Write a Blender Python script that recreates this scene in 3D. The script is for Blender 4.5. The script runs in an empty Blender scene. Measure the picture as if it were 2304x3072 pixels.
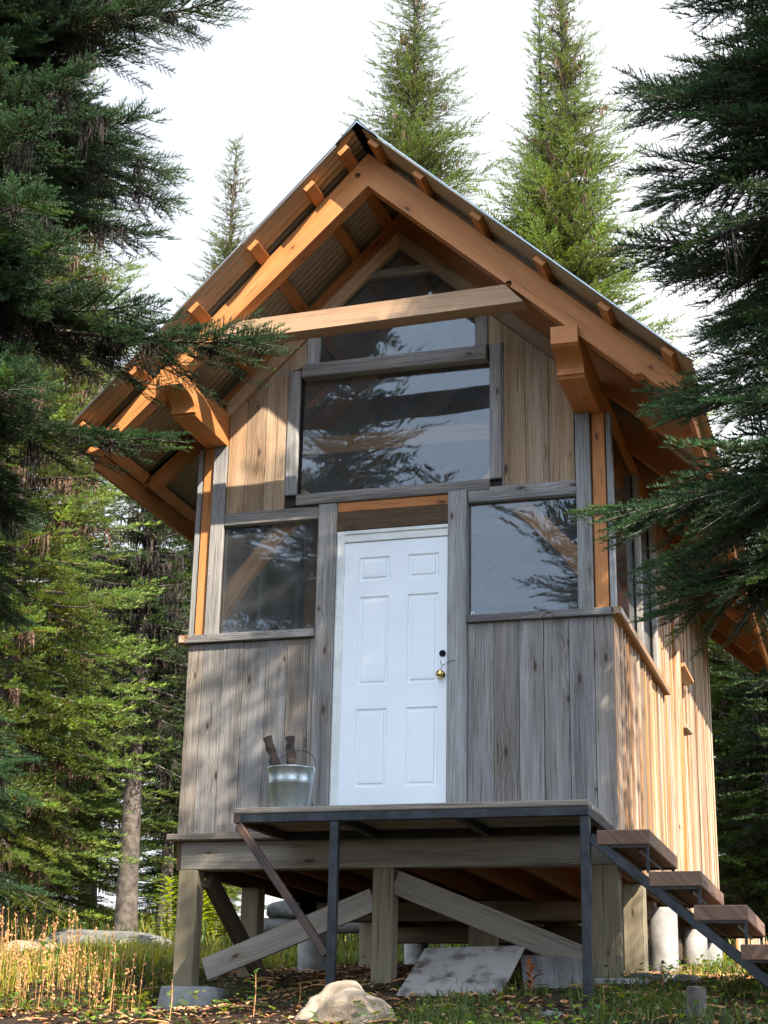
import bpy, math, random
import numpy as np
from mathutils import Vector, Matrix
R = math.radians
random.seed(7); rng = np.random.default_rng(11)
SC = bpy.context.scene; COL = SC.collection

# ------------------------------------------------------------------ camera
cd = bpy.data.cameras.new("camera"); cam = bpy.data.objects.new("camera", cd); COL.objects.link(cam)
SC.camera = cam
YAW, PIT, ROL = 0.29965, 0.32826, 0.02086
fw = Vector((-math.sin(YAW)*math.cos(PIT), math.cos(YAW)*math.cos(PIT), math.sin(PIT)))
rt = Vector((math.cos(YAW), math.sin(YAW), 0)); up = rt.cross(fw)
r2 = rt*math.cos(ROL)+up*math.sin(ROL); u2 = -rt*math.sin(ROL)+up*math.cos(ROL)
m = Matrix((r2, u2, -fw)).transposed().to_4x4(); m.translation = Vector((2.8791, -10.9628, -1.5337))
cam.matrix_world = m
cd.sensor_fit = 'VERTICAL'; cd.sensor_height = 24.0; cd.sensor_width = 18.0
cd.lens = 4768.2/3072*24.0; cd.clip_start = 0.05; cd.clip_end = 2000
SC.render.resolution_x = 768; SC.render.resolution_y = 1024

# ------------------------------------------------------------------ world, sun, exposure
SUN = Vector((1.0, -0.94, 1.25)).normalized()
w = bpy.data.worlds.new("World"); SC.world = w; w.use_nodes = True
nt = w.node_tree; nt.nodes.clear()
out = nt.nodes.new('ShaderNodeOutputWorld'); bg = nt.nodes.new('ShaderNodeBackground')
sky = nt.nodes.new('ShaderNodeTexSky'); sky.sky_type = 'NISHITA'; sky.sun_disc = False
sky.sun_elevation = math.asin(SUN.z); sky.sun_rotation = math.atan2(SUN.x, SUN.y)
sky.air_density = 1.0; sky.dust_density = 0.6; sky.ozone_density = 1.0; sky.altitude = 1800
# thin high cloud veil over the blue, thickest ahead and to the right
tc = nt.nodes.new('ShaderNodeTexCoord')
dotn = nt.nodes.new('ShaderNodeVectorMath'); dotn.operation = 'DOT_PRODUCT'
dotn.inputs[1].default_value = Vector((0.25, 0.95, 0.15)).normalized()
nz = nt.nodes.new('ShaderNodeTexNoise'); nz.inputs['Scale'].default_value = 1.6; nz.inputs['Detail'].default_value = 6
add = nt.nodes.new('ShaderNodeMath'); add.operation = 'MULTIPLY_ADD'; add.inputs[1].default_value = 0.55
rmp = nt.nodes.new('ShaderNodeMapRange'); rmp.inputs['From Min'].default_value = 0.30; rmp.inputs['From Max'].default_value = 0.80
rmp.inputs['To Min'].default_value = 0.75; rmp.inputs['To Max'].default_value = 0.97
mx = nt.nodes.new('ShaderNodeMix'); mx.data_type = 'RGBA'
# the veil glares on the sun's side and is pale blue-white on the other
sd_ = nt.nodes.new('ShaderNodeVectorMath'); sd_.operation = 'DOT_PRODUCT'; sd_.inputs[1].default_value = Vector((0.62, -0.72, 0.30)).normalized()
sr_ = nt.nodes.new('ShaderNodeMapRange'); sr_.inputs['From Min'].default_value = -0.55; sr_.inputs['From Max'].default_value = 0.35; sr_.interpolation_type = 'SMOOTHSTEP'
bl_ = nt.nodes.new('ShaderNodeVectorMath'); bl_.operation = 'DOT_PRODUCT'; bl_.inputs[1].default_value = Vector((-0.62, 0.55, 0.62)).normalized()
br_ = nt.nodes.new('ShaderNodeMapRange'); br_.inputs['From Min'].default_value = 0.80; br_.inputs['From Max'].default_value = 1.03
vb_ = nt.nodes.new('ShaderNodeMix'); vb_.data_type = 'RGBA'; vb_.inputs[6].default_value = (3.3, 3.3, 3.4, 1); vb_.inputs[7].default_value = (2.0, 2.2, 2.55, 1)
vc_ = nt.nodes.new('ShaderNodeMix'); vc_.data_type = 'RGBA'; vc_.inputs[7].default_value = (6.4, 7.6, 9.4, 1)
for a_, b_ in ((tc.outputs['Generated'], sd_.inputs[0]), (sd_.outputs['Value'], sr_.inputs['Value']), (tc.outputs['Generated'], bl_.inputs[0]), (bl_.outputs['Value'], br_.inputs['Value']),
               (br_.outputs[0], vb_.inputs[0]), (vb_.outputs[2], vc_.inputs[6]), (sr_.outputs[0], vc_.inputs[0]), (vc_.outputs[2], mx.inputs[7])): nt.links.new(a_, b_)
L = nt.links.new
L(tc.outputs['Generated'], dotn.inputs[0]); L(tc.outputs['Generated'], nz.inputs['Vector'])
L(nz.outputs['Fac'], add.inputs[0]); L(dotn.outputs['Value'], add.inputs[2]); L(add.outputs[0], rmp.inputs['Value'])
L(rmp.outputs[0], mx.inputs[0]); L(sky.outputs[0], mx.inputs[6]); L(mx.outputs[2], bg.inputs['Color'])
bg.inputs['Strength'].default_value = 0.15; L(bg.outputs[0], out.inputs[0])
sl = bpy.data.lights.new("sun", 'SUN'); sun = bpy.data.objects.new("sun", sl); COL.objects.link(sun)
sl.energy = 5.0; sl.angle = R(0.5); sl.color = (1.0, 0.92, 0.78)
sun.rotation_euler = (-SUN).to_track_quat('-Z', 'Y').to_euler()
SC.view_settings.view_transform = 'Standard'; SC.view_settings.look = 'None'
SC.view_settings.exposure = 1.5; SC.view_settings.gamma = 1
SC.render.engine = 'CYCLES'
SC.cycles.max_bounces = 8; SC.cycles.transparent_max_bounces = 12

# ------------------------------------------------------------------ materials
class N:
    def __init__(s, name):
        s.m = bpy.data.materials.new(name); s.m.use_nodes = True; s.t = s.m.node_tree; s.t.nodes.clear()
        s.o = s.n('ShaderNodeOutputMaterial')
    def n(s, ty, **k):
        x = s.t.nodes.new(ty)
        for a, b in k.items(): setattr(x, a, b)
        return x
    def l(s, a, b): s.t.links.new(a, b)
    def math(s, op, a, b=None, c=None, clamp=False):
        x = s.n('ShaderNodeMath', operation=op, use_clamp=clamp)
        for i, v in enumerate((a, b, c)):
            if v is None: continue
            if isinstance(v, (int, float)): x.inputs[i].default_value = v
            else: s.l(v, x.inputs[i])
        return x.outputs[0]
    def noise(s, vec, scale, detail=4, rough=.6, dist=0.):
        x = s.n('ShaderNodeTexNoise'); x.inputs['Scale'].default_value = scale; x.inputs['Detail'].default_value = detail
        x.inputs['Roughness'].default_value = rough; x.inputs['Distortion'].default_value = dist; s.l(vec, x.inputs['Vector']); return x.outputs['Fac']
    def ramp(s, fac, stops):
        x = s.n('ShaderNodeValToRGB'); e = x.color_ramp.elements
        while len(e) < len(stops): e.new(0.5)
        for i, (p, c) in enumerate(stops):
            e[i].position = p; e[i].color = (*c, 1) if len(c) == 3 else c
        s.l(fac, x.inputs[0]); return x.outputs[0]
    def mix(s, f, a, b, mode='MIX'):
        x = s.n('ShaderNodeMix', data_type='RGBA', blend_type=mode)
        for i, v in ((0, f), (6, a), (7, b)):
            if isinstance(v, (int, float)): x.inputs[i].default_value = v
            elif isinstance(v, tuple): x.inputs[i].default_value = (*v, 1)
            else: s.l(v, x.inputs[i])
        return x.outputs[2]
    def xyz(s, x, y, z):
        c = s.n('ShaderNodeCombineXYZ')
        for i, v in enumerate((x, y, z)):
            if isinstance(v, (int, float)): c.inputs[i].default_value = v
            else: s.l(v, c.inputs[i])
        return c.outputs[0]
    def bsdf(s, col, rough=.6, metal=0., bump=None, bd=.01, bs=.5, spec=.5):
        p = s.n('ShaderNodeBsdfPrincipled')
        if isinstance(col, tuple): p.inputs['Base Color'].default_value = (*col, 1)
        else: s.l(col, p.inputs['Base Color'])
        if isinstance(rough, (int, float)): p.inputs['Roughness'].default_value = rough
        else: s.l(rough, p.inputs['Roughness'])
        p.inputs['Metallic'].default_value = metal; p.inputs['Specular IOR Level'].default_value = spec
        if bump is not None:
            b = s.n('ShaderNodeBump'); b.inputs['Distance'].default_value = bd; b.inputs['Strength'].default_value = bs
            s.l(bump, b.inputs['Height']); s.l(b.outputs[0], p.inputs['Normal'])
        return p
    def done(s, p): s.l(p.outputs[0], s.o.inputs[0]); return s.m

def wood(name, dark, mid, light, warm, knots=1.0, rough=.75, grain=1.0, stain=0.35, contrast=1.0, streak=0.0):
    """weathered board: u runs along the grain (metres), v across; attribute tint = (brightness, warmth, seed)"""
    k = N(name)
    uv = k.n('ShaderNodeUVMap'); sp = k.n('ShaderNodeSeparateXYZ'); k.l(uv.outputs[0], sp.inputs[0]); u, v = sp.outputs[0], sp.outputs[1]
    at = k.n('ShaderNodeAttribute', attribute_name='tint'); sc = k.n('ShaderNodeSeparateColor'); k.l(at.outputs['Color'], sc.inputs[0])
    br, wm, sd = sc.outputs[0], sc.outputs[1], sc.outputs[2]
    sdz = k.math('MULTIPLY', sd, 37.0)
    # knots
    kv = k.xyz(k.math('MULTIPLY', u, 2.6), k.math('MULTIPLY', v, 7.5), sdz)
    vo = k.n('ShaderNodeTexVoronoi', voronoi_dimensions='2D'); vo.inputs['Scale'].default_value = 1; vo.inputs['Randomness'].default_value = 1
    k.l(kv, vo.inputs['Vector'])
    vc = k.n('ShaderNodeSeparateColor'); k.l(vo.outputs['Color'], vc.inputs[0])
    on = k.math('GREATER_THAN', vc.outputs[0], 1-0.30*knots)
    kd = vo.outputs['Distance']
    size = k.math('MULTIPLY_ADD', vc.outputs[1], .10, .05)
    kn = k.math('MULTIPLY', on, k.math('SUBTRACT', 1.0, k.math('DIVIDE', kd, size), clamp=True))
    halo = k.math('MULTIPLY', on, k.math('SUBTRACT', 1.0, k.math('DIVIDE', kd, k.math('MULTIPLY', size, 4.0)), clamp=True))
    # rings / cathedral grain
    wob = k.noise(k.xyz(k.math('MULTIPLY', u, .9), k.math('MULTIPLY', v, 4.0), sdz), 1.0, 3, .5)
    vv = k.math('ADD', k.math('ADD', v, k.math('MULTIPLY', wob, .05)), k.math('MULTIPLY', halo, .035))
    rings = k.math('MULTIPLY_ADD', k.math('SINE', k.math('MULTIPLY', vv, 520.0)), .5, .5)
    fine = k.noise(k.xyz(k.math('MULTIPLY', u, 3.0), k.math('MULTIPLY', vv, 230.0*grain), sdz), 1.0, 5, .7)
    wide = k.noise(k.xyz(k.math('MULTIPLY', u, .55), k.math('MULTIPLY', v, 9.0), k.math('ADD', sdz, 5.0)), 1.0, 5, .65)
    g = k.math('ADD', k.math('MULTIPLY', fine, .60), k.math('MULTIPLY', rings, .07))
    g = k.math('ADD', g, k.math('MULTIPLY', wide, .50))
    c = k.ramp(g, [(.58-.17*contrast, dark), (.58, mid), (.58+.19*contrast, light)])
    blot = k.noise(k.xyz(k.math('MULTIPLY', u, 1.1), k.math('MULTIPLY', v, 3.5), k.math('ADD', sdz, 9.0)), 1.3, 4, .6)
    wf = k.math('ADD', wm, k.math('MULTIPLY', k.math('SUBTRACT', blot, .5), 1.6*stain), clamp=True)
    c = k.mix(wf, c, k.mix(1.0, c, warm, 'MULTIPLY'))
    if streak:
        st = k.noise(k.xyz(k.math('MULTIPLY', u, .35), k.math('MULTIPLY', v, 26.0), sdz), 1.0, 4, .6)
        c = k.mix(k.math('MULTIPLY', k.ramp(st, [(.42, (0, 0, 0)), (.62, (1, 1, 1))]), streak), c, (.66, .60, .52))
    # checks: thin dark cracks along the grain
    ck = k.noise(k.xyz(k.math('MULTIPLY', u, 1.6), k.math('MULTIPLY', v, 60.0), k.math('ADD', sdz, 3.0)), 1.0, 2, .5)
    crack = k.ramp(ck, [(.30, (1, 1, 1)), (.335, (0, 0, 0))])
    c = k.mix(k.math('MULTIPLY', crack, .55), c, (.03, .025, .02))
    c = k.mix(k.math('MULTIPLY', halo, .45), c, k.mix(1.0, c, (.55, .40, .28), 'MULTIPLY'))
    c = k.mix(k.math('MULTIPLY', kn, 1.3, clamp=True), c, (.045, .028, .016))
    c = k.mix(1.0, c, k.xyz(br, br, br), 'MULTIPLY')
    p = k.bsdf(c, rough, bump=k.math('SUBTRACT', g, k.math('MULTIPLY', crack, .6)), bd=.004, bs=.7, spec=.25)
    return k.done(p)

M = {}
M['gray'] = wood('weathered_board', (.075, .070, .067), (.225, .215, .208), (.40, .39, .38), (1.0, .74, .48), knots=1.0, contrast=.85)
M['beamgray'] = wood('weathered_beam', (.10, .085, .07), (.255, .225, .19), (.41, .37, .32), (1.0, .78, .52), knots=.7)
M['orange'] = wood('stained_timber', (.30, .115, .035), (.47, .19, .062), (.60, .28, .11), (1.0, .75, .5), knots=.45, stain=.5, rough=.55, contrast=1.15)
M['side'] = wood('golden_siding', (.095, .042, .016), (.33, .17, .062), (.54, .36, .19), (1.0, .72, .42), knots=.5, streak=.55)
M['post'] = wood('treated_post', (.11, .088, .055), (.215, .175, .112), (.31, .265, .18), (1.0, .85, .6), knots=.5, contrast=1.2)
M['honey'] = wood('honey_board', (.13, .085, .055), (.32, .235, .16), (.48, .39, .29), (1.0, .74, .50), knots=1.4, contrast=.9, stain=.8)
M['tan'] = wood('tan_timber', (.20, .12, .07), (.35, .235, .15), (.46, .35, .25), (1.0, .72, .46), knots=.5)
M['brown'] = wood('dark_brown_board', (.035, .025, .015), (.085, .058, .036), (.15, .11, .075), (1.0, .75, .5), knots=.4)
M['tread'] = wood('reddish_tread', (.085, .050, .035), (.165, .10, .07), (.25, .165, .125), (1.0, .8, .6), knots=.4)
M['interior'] = wood('interior_timber', (.22, .11, .045), (.32, .17, .075), (.40, .23, .11), (1.0, .8, .6), knots=.6)

def simple(name, c1, c2, scale=6, rough=.6, metal=0., bump=.3, bd=.01, detail=6, lo=.35, hi=.65, spec=.5, c3=None):
    k = N(name); tcx = k.n('ShaderNodeTexCoord')
    f = k.noise(tcx.outputs['Object'], scale, detail, .62)
    st = [(lo, c1), (hi, c2)]
    if c3: st.append((min(.98, hi+.1), c3))
    return k.done(k.bsdf(k.ramp(f, st), rough, metal, bump=f, bd=bd, bs=bump, spec=spec))
M['steel'] = simple('bare_steel', (.012, .013, .015), (.034, .037, .042), 14, .42, .5, .15, .003)
M['rust'] = simple('rusty_steel', (.018, .018, .020), (.085, .045, .030), 5, .6, .3, .2, .003)
M['concrete'] = simple('concrete', (.20, .19, .18), (.34, .325, .31), 9, .85, 0, .4, .01)
M['pier'] = simple('pale_concrete', (.13, .12, .105), (.36, .33, .30), 4, .8, 0, .4, .012)
M['white'] = simple('white_door_paint', (.80, .82, .84), (.84, .85, .87), 2.5, .38, 0, .02, .002)
M['trimwhite'] = simple('white_trim_paint', (.62, .62, .58), (.76, .76, .73), 7, .5, 0, .08, .002)
M['brass'] = simple('polished_brass', (.55, .38, .12), (.85, .62, .25), 30, .15, 1, .02, .001)
M['rock'] = simple('granite', (.12, .085, .055), (.31, .24, .17), 5, .9, 0, 1.0, .04, detail=12, lo=.30, hi=.56, c3=(.38, .32, .25))
M['grayrock'] = simple('gray_rock', (.07, .065, .06), (.20, .19, .175), 4, .85, 0, .7, .04, detail=9)
M['bark'] = simple('fir_bark', (.040, .030, .024), (.15, .12, .10), 9, .9, 0, .9, .03, detail=8)
M['char'] = simple('charred_wood', (.012, .010, .009), (.07, .040, .025), 14, .8, 0, .6, .01)
M['lichen'] = simple('hanging_lichen', (.012, .009, .007), (.034, .022, .016), 8, .9, 0, .1)
M['lichenb'] = simple('brown_lichen', (.07, .036, .020), (.15, .085, .050), 8, .9, 0, .1)
M['ply'] = simple('dirty_plywood', (.07, .05, .035), (.25, .225, .20), 6, .7, 0, .3, .006, lo=.36, hi=.47, detail=7, c3=(.30, .27, .24))
M['dark'] = simple('dark_backing', (.02, .015, .012), (.035, .028, .022), 6, .9, 0, .1)
M['stem'] = simple('dry_stem', (.36, .15, .05), (.56, .30, .12), 9, .8, 0, .1)

def galv():
    k = N('galvanised_zinc'); t = k.n('ShaderNodeTexCoord')
    vo = k.n('ShaderNodeTexVoronoi'); vo.inputs['Scale'].default_value = 60; k.l(t.outputs['Object'], vo.inputs['Vector'])
    s = k.n('ShaderNodeSeparateColor'); k.l(vo.outputs['Color'], s.inputs[0])
    f = k.noise(t.outputs['Object'], 3, 3)
    c = k.mix(s.outputs[0], (.30, .34, .35), (.38, .42, .43)); c = k.mix(k.math('MULTIPLY', f, .5), c, (.30, .34, .33))
    return k.done(k.bsdf(c, k.math('MULTIPLY_ADD', s.outputs[0], .04, .30), .8, bump=f, bd=.01, bs=.2))
M['galv'] = galv()
def roofmetal():
    k = N('corrugated_metal'); t = k.n('ShaderNodeTexCoord'); f = k.noise(t.outputs['Object'], 3.0, 6)
    c = k.mix(f, (.30, .225, .15), (.42, .33, .24))  # brown carries the light bounced off the timber, put into the base colour
    return k.done(k.bsdf(c, .48, .35, bump=f, bd=.002, bs=.2))
M['metal'] = roofmetal()
def glass():
    k = N('window_glass'); t = k.n('ShaderNodeTexCoord')
    f = k.noise(t.outputs['Object'], 1.5, 0, .4, .5)
    b = k.n('ShaderNodeBump'); b.inputs['Distance'].default_value = .020; b.inputs['Strength'].default_value = .26; k.l(f, b.inputs['Height'])
    fr = k.n('ShaderNodeFresnel'); fr.inputs['IOR'].default_value = 1.52
    gl = k.n('ShaderNodeBsdfGlossy'); gl.inputs['Roughness'].default_value = 0.0; k.l(b.outputs[0], gl.inputs['Normal'])
    gl.inputs['Color'].default_value = (.92, .96, 1, 1)
    tr = k.n('ShaderNodeBsdfTransparent'); tr.inputs['Color'].default_value = (.84, .87, .86, 1)
    df_ = k.n('ShaderNodeBsdfDiffuse'); df_.inputs['Color'].default_value = (.55, .57, .60, 1); dm_ = k.n('ShaderNodeMixShader')
    k.l(k.math('MULTIPLY', k.noise(t.outputs['Object'], 5, 6), .09), dm_.inputs[0]); k.l(tr.outputs[0], dm_.inputs[1]); k.l(df_.outputs[0], dm_.inputs[2])
    mxs = k.n('ShaderNodeMixShader'); k.l(fr.outputs[0], mxs.inputs[0]); k.l(dm_.outputs[0], mxs.inputs[1]); k.l(gl.outputs[0], mxs.inputs[2])
    k.l(mxs.outputs[0], k.o.inputs[0]); return k.m
M['glass'] = glass()
def foliage(name, base, trans=.22, rough=.5, spec=.35):
    k = N(name); at = k.n('ShaderNodeAttribute', attribute_name='fc')
    oi = k.n('ShaderNodeObjectInfo'); v = k.math('MULTIPLY_ADD', oi.outputs['Random'], .3, .85)
    c = k.mix(1.0, k.mix(1.0, base, at.outputs['Color'], 'MULTIPLY'), k.xyz(v, v, v), 'MULTIPLY')
    p = k.bsdf(c, rough, spec=spec)
    t = k.n('ShaderNodeBsdfTranslucent'); k.l(k.mix(1.0, c, (1.25, 1.3, .55), 'MULTIPLY'), t.inputs[0])
    mxs = k.n('ShaderNodeMixShader'); mxs.inputs[0].default_value = trans
    k.l(p.outputs[0], mxs.inputs[1]); k.l(t.outputs[0], mxs.inputs[2]); k.l(mxs.outputs[0], k.o.inputs[0]); return k.m
M['fir_near'] = foliage('blue_green_needles', (.038, .088, .031))
M['fir_mid'] = foliage('yellow_green_needles', (.138, .205, .046), trans=.36)
M['fir_dark'] = foliage('dark_green_needles', (.055, .098, .032), trans=.2)
M['grass'] = foliage('grass_blades', (.13, .17, .045), trans=.35)
M['leaf'] = foliage('green_leaves', (.10, .19, .045), trans=.35)
M['litter'] = foliage('dry_litter', (.24, .15, .09), trans=.0, rough=.9, spec=.1)
def groundm():
    k = N('forest_floor'); t = k.n('ShaderNodeTexCoord'); P = t.outputs['Object']
    a = k.noise(P, .55, 6, .6); b = k.noise(P, 9, 8, .7); c = k.noise(P, 40, 4, .7)
    dirt = k.ramp(b, [(.3, (.016, .010, .007)), (.55, (.045, .029, .019)), (.75, (.11, .075, .05))])
    moss = k.ramp(b, [(.3, (.020, .026, .009)), (.6, (.055, .062, .020)), (.8, (.12, .10, .038))])
    col = k.mix(k.ramp(a, [(.45, (0, 0, 0)), (.6, (1, 1, 1))]), dirt, moss)
    h = k.math('ADD', b, k.math('MULTIPLY', c, .4))
    return k.done(k.bsdf(col, .95, bump=h, bd=.06, bs=.8, spec=.1))
M['ground'] = groundm()

# ------------------------------------------------------------------ mesh helpers
def tag(o, label=None, cat=None, group=None, kind=None):
    if label: o['label'] = label
    if cat: o['category'] = cat
    if group: o['group'] = group
    if kind: o['kind'] = kind
    return o
def empty(name, loc=(0, 0, 0), rz=0.):
    o = bpy.data.objects.new(name, None); COL.objects.link(o); o.location = loc; o.rotation_euler = (0, 0, rz)
    o.empty_display_size = .2; return o
def par(o, p):
    """parent o to p, keeping o's world-space geometry where it is (parts of a part already sit in world space)"""
    if p is not None:
        o.parent = p
        if p.type == 'EMPTY': o.matrix_parent_inverse = Matrix.LocRotScale(p.location, p.rotation_euler, p.scale).inverted()
    return o
V = Vector
class MB:
    """collects boards, boxes and prisms with grain UVs; build() links ONE mesh object"""
    def __init__(s): s.v = []; s.f = []; s.uv = []; s.c = []
    def _t(s, b, wm):
        if b is None: b = random.uniform(.80, 1.15)
        if wm is None: wm = random.uniform(0, .35)
        return (b, wm, random.random(), 1)
    def poly(s, pts, uvs, t):
        i = len(s.v); s.v += [tuple(p) for p in pts]; s.f.append(tuple(range(i, i+len(pts)))); s.uv += uvs; s.c += [t]*len(pts)
    def beam(s, a, b, W, T, br=None, wm=None):
        a, b, W, T = V(a), V(b), V(W), V(T); t = s._t(br, wm); d = (b-a); Ln = d.length; w_, t_ = W.length, T.length
        if d.cross(W).dot(T) < 0: T = -T
        i = len(s.v); u0, v0 = random.uniform(0, 50), random.uniform(0, 50)
        for e in (a, b):
            for sw, st in ((-.5, -.5), (.5, -.5), (.5, .5), (-.5, .5)): s.v.append(tuple(e+W*sw+T*st))
        F = [(0, 1, 5, 4, w_, 0), (1, 2, 6, 5, t_, w_), (2, 3, 7, 6, w_, w_+t_), (3, 0, 4, 7, t_, 2*w_+t_)]
        for p, q, r_, s_, wd, o in F:
            s.f.append((i+q, i+p, i+s_, i+r_)); s.uv += [(u0, v0+o+wd), (u0, v0+o), (u0+Ln, v0+o), (u0+Ln, v0+o+wd)]; s.c += [t]*4
        for fc in ((0, 1, 2, 3), (7, 6, 5, 4)):
            s.f.append(tuple(i+k for k in fc)); s.uv += [(u0, v0), (u0+.02, v0+w_), (u0+.04, v0+w_+t_), (u0+.06, v0+t_)]; s.c += [t]*4
    def box(s, x0, x1, y0, y1, z0, z1, g='z', br=None, wm=None):
        cx, cy, cz = (x0+x1)/2, (y0+y1)/2, (z0+z1)/2
        if g == 'z': s.beam((cx, cy, z0), (cx, cy, z1), (x1-x0, 0, 0), (0, y1-y0, 0), br, wm)
        elif g == 'x': s.beam((x0, cy, cz), (x1, cy, cz), (0, 0, z1-z0), (0, y1-y0, 0), br, wm)
        else: s.beam((cx, y0, cz), (cx, y1, cz), (0, 0, z1-z0), (x1-x0, 0, 0), br, wm)
        return s
    def prism(s, poly, plane, lo, hi, ang=0., br=None, wm=None):
        """poly: 2-D points; plane 'xz' (extruded along y) or 'yz' (extruded along x); ang: grain direction"""
        t = s._t(br, wm); u0, v0 = random.uniform(0, 50), random.uniform(0, 50); ca, sa = math.cos(ang), math.sin(ang)
        P3 = (lambda p, d: (p[0], d, p[1])) if plane == 'xz' else (lambda p, d: (d, p[0], p[1]))
        uvf = lambda p, o=0: (u0+p[0]*ca+p[1]*sa, v0-p[0]*sa+p[1]*ca+o)
        area = sum(poly[i][0]*poly[(i+1) % len(poly)][1]-poly[(i+1) % len(poly)][0]*poly[i][1] for i in range(len(poly)))
        if (area < 0): poly = poly[::-1]
        if plane == 'xz': fr, bk = lo, hi
        else: fr, bk = hi, lo
        s.poly([P3(p, fr) for p in poly], [uvf(p) for p in poly], t)
        s.poly([P3(p, bk) for p in poly[::-1]], [uvf(p) for p in poly[::-1]], t)
        n = len(poly); th = abs(hi-lo)
        for i in range(n):
            p, q = poly[i], poly[(i+1) % n]
            s.poly([P3(q, fr), P3(p, fr), P3(p, bk), P3(q, bk)], [uvf(q), uvf(p), (uvf(p)[0], uvf(p)[1]+th), (uvf(q)[0], uvf(q)[1]+th)], t)
        return s
    def build(s, name, mat, parent=None, bevel=0.003):
        me = bpy.data.meshes.new(name); me.from_pydata(s.v, [], s.f)
        uvl = me.uv_layers.new(name='UVMap'); uvl.data.foreach_set('uv', np.array(s.uv, 'f').ravel())
        ca = me.color_attributes.new('tint', 'FLOAT_COLOR', 'CORNER'); ca.data.foreach_set('color', np.array(s.c, 'f').ravel())
        me.materials.append(mat); o = bpy.data.objects.new(name, me); COL.objects.link(o)
        if bevel:
            b = o.modifiers.new('bevel', 'BEVEL'); b.width = bevel; b.segments = 1; b.limit_method = 'ANGLE'; b.angle_limit = R(40)
        return par(o, parent)
def box(name, mat, parent, *a, bevel=.003, **k): return MB().box(*a, **k).build(name, mat, parent, bevel)
def rawmesh(name, v, f, mat, parent=None, smooth=True, fc=None):
    me = bpy.data.meshes.new(name); v = np.asarray(v, 'f'); f = np.asarray(f, 'i')
    me.vertices.add(len(v)); me.vertices.foreach_set('co', v.ravel())
    n = f.shape[1]; me.loops.add(f.size); me.loops.foreach_set('vertex_index', f.ravel())
    me.polygons.add(len(f)); me.polygons.foreach_set('loop_start', np.arange(0, f.size, n, dtype='i'))
    me.polygons.foreach_set('loop_total', np.full(len(f), n, 'i')); me.update(calc_edges=True)
    if smooth: me.polygons.foreach_set('use_smooth', np.ones(len(f), bool))
    if fc is not None:
        ca = me.color_attributes.new('fc', 'FLOAT_COLOR', 'POINT')
        c4 = np.ones((len(v), 4), 'f'); c4[:, :3] = fc; ca.data.foreach_set('color', c4.ravel())
    me.materials.append(mat); o = bpy.data.objects.new(name, me); COL.objects.link(o); return par(o, parent)
def tube(pts, rad, n=6, cap=True):
    """returns verts, quads of a tapered tube along points"""
    pts = np.asarray(pts, float); k = len(pts); rad = np.broadcast_to(np.asarray(rad, float), (k,))
    tg = np.gradient(pts, axis=0); tg /= np.linalg.norm(tg, axis=1)[:, None]+1e-9
    ref = np.array([0, 0, 1.]) if abs(tg[0][2]) < .9 else np.array([1., 0, 0])
    s_ = np.cross(tg, ref); s_ /= np.linalg.norm(s_, axis=1)[:, None]+1e-9; u_ = np.cross(s_, tg)
    a = np.linspace(0, 2*np.pi, n, endpoint=False)
    v = pts[:, None]+rad[:, None, None]*(np.cos(a)[None, :, None]*s_[:, None]+np.sin(a)[None, :, None]*u_[:, None])
    v = v.reshape(-1, 3); f = []
    for i in range(k-1):
        for j in range(n): f.append((i*n+j, i*n+(j+1) % n, (i+1)*n+(j+1) % n, (i+1)*n+j))
    return v, np.array(f)
def tubes(lst, n=6):
    vs, fs, o = [], [], 0
    for p, r_ in lst:
        v, f = tube(p, r_, n); vs.append(v); fs.append(f+o); o += len(v)
    return np.concatenate(vs), np.concatenate(fs)
def lathe(prof, n=32):
    a = np.linspace(0, 2*np.pi, n, endpoint=False); v = []; f = []
    for r_, z in prof: v += [(r_*math.cos(t), r_*math.sin(t), z) for t in a]
    for i in range(len(prof)-1):
        for j in range(n): f.append((i*n+j, i*n+(j+1) % n, (i+1)*n+(j+1) % n, (i+1)*n+j))
    return np.array(v), np.array(f)

# ------------------------------------------------------------------ terrain
from mathutils import noise as mn
def gz(x, y):
    z = -1.06+(.072*y if y > 0 else .155*y)
    z += .045*max(0, -2.4-x)*(1 if y > -3 else max(0, 1+(y+3)/4)) + .03*max(0, x-1.6)
    z -= .27*math.exp(-((x+2.15)/.95)**2-((y+.25)/.9)**2)
    n = mn.noise(V((x*.5, y*.5, 3.1)))*.10+mn.noise(V((x*1.9, y*1.9, 7.7)))*.035
    d = max(0., min(1., max(abs(x+.4)-2.3, abs(y-3.2)-4.6)/1.5))
    return z+n*(.25+.75*d)+ (mn.noise(V((x*.12, y*.12, 1.)))*.5 if d >= 1 else mn.noise(V((x*.12, y*.12, 1.)))*.5*d)*.6
def gzc(x, y):
    s = min(1., 60/max(1e-6, math.hypot(x, y))); return gz(x*s, y*s)
xs = np.unique(np.concatenate([np.linspace(-12, 8, 150), -12-np.geomspace(.3, 290, 40), 8+np.geomspace(.3, 290, 40)]))
ys = np.unique(np.concatenate([np.linspace(-13, 14, 190), 14+np.geomspace(.3, 290, 45), -13-np.geomspace(.3, 290, 40)]))
gv = [(x, y, gzc(x, y)) for y in ys for x in xs]; nx = len(xs)
gf = [(j*nx+i, j*nx+i+1, (j+1)*nx+i+1, (j+1)*nx+i) for j in range(len(ys)-1) for i in range(nx-1)]
tag(rawmesh('ground', gv, gf, M['ground']), kind='structure')

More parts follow.
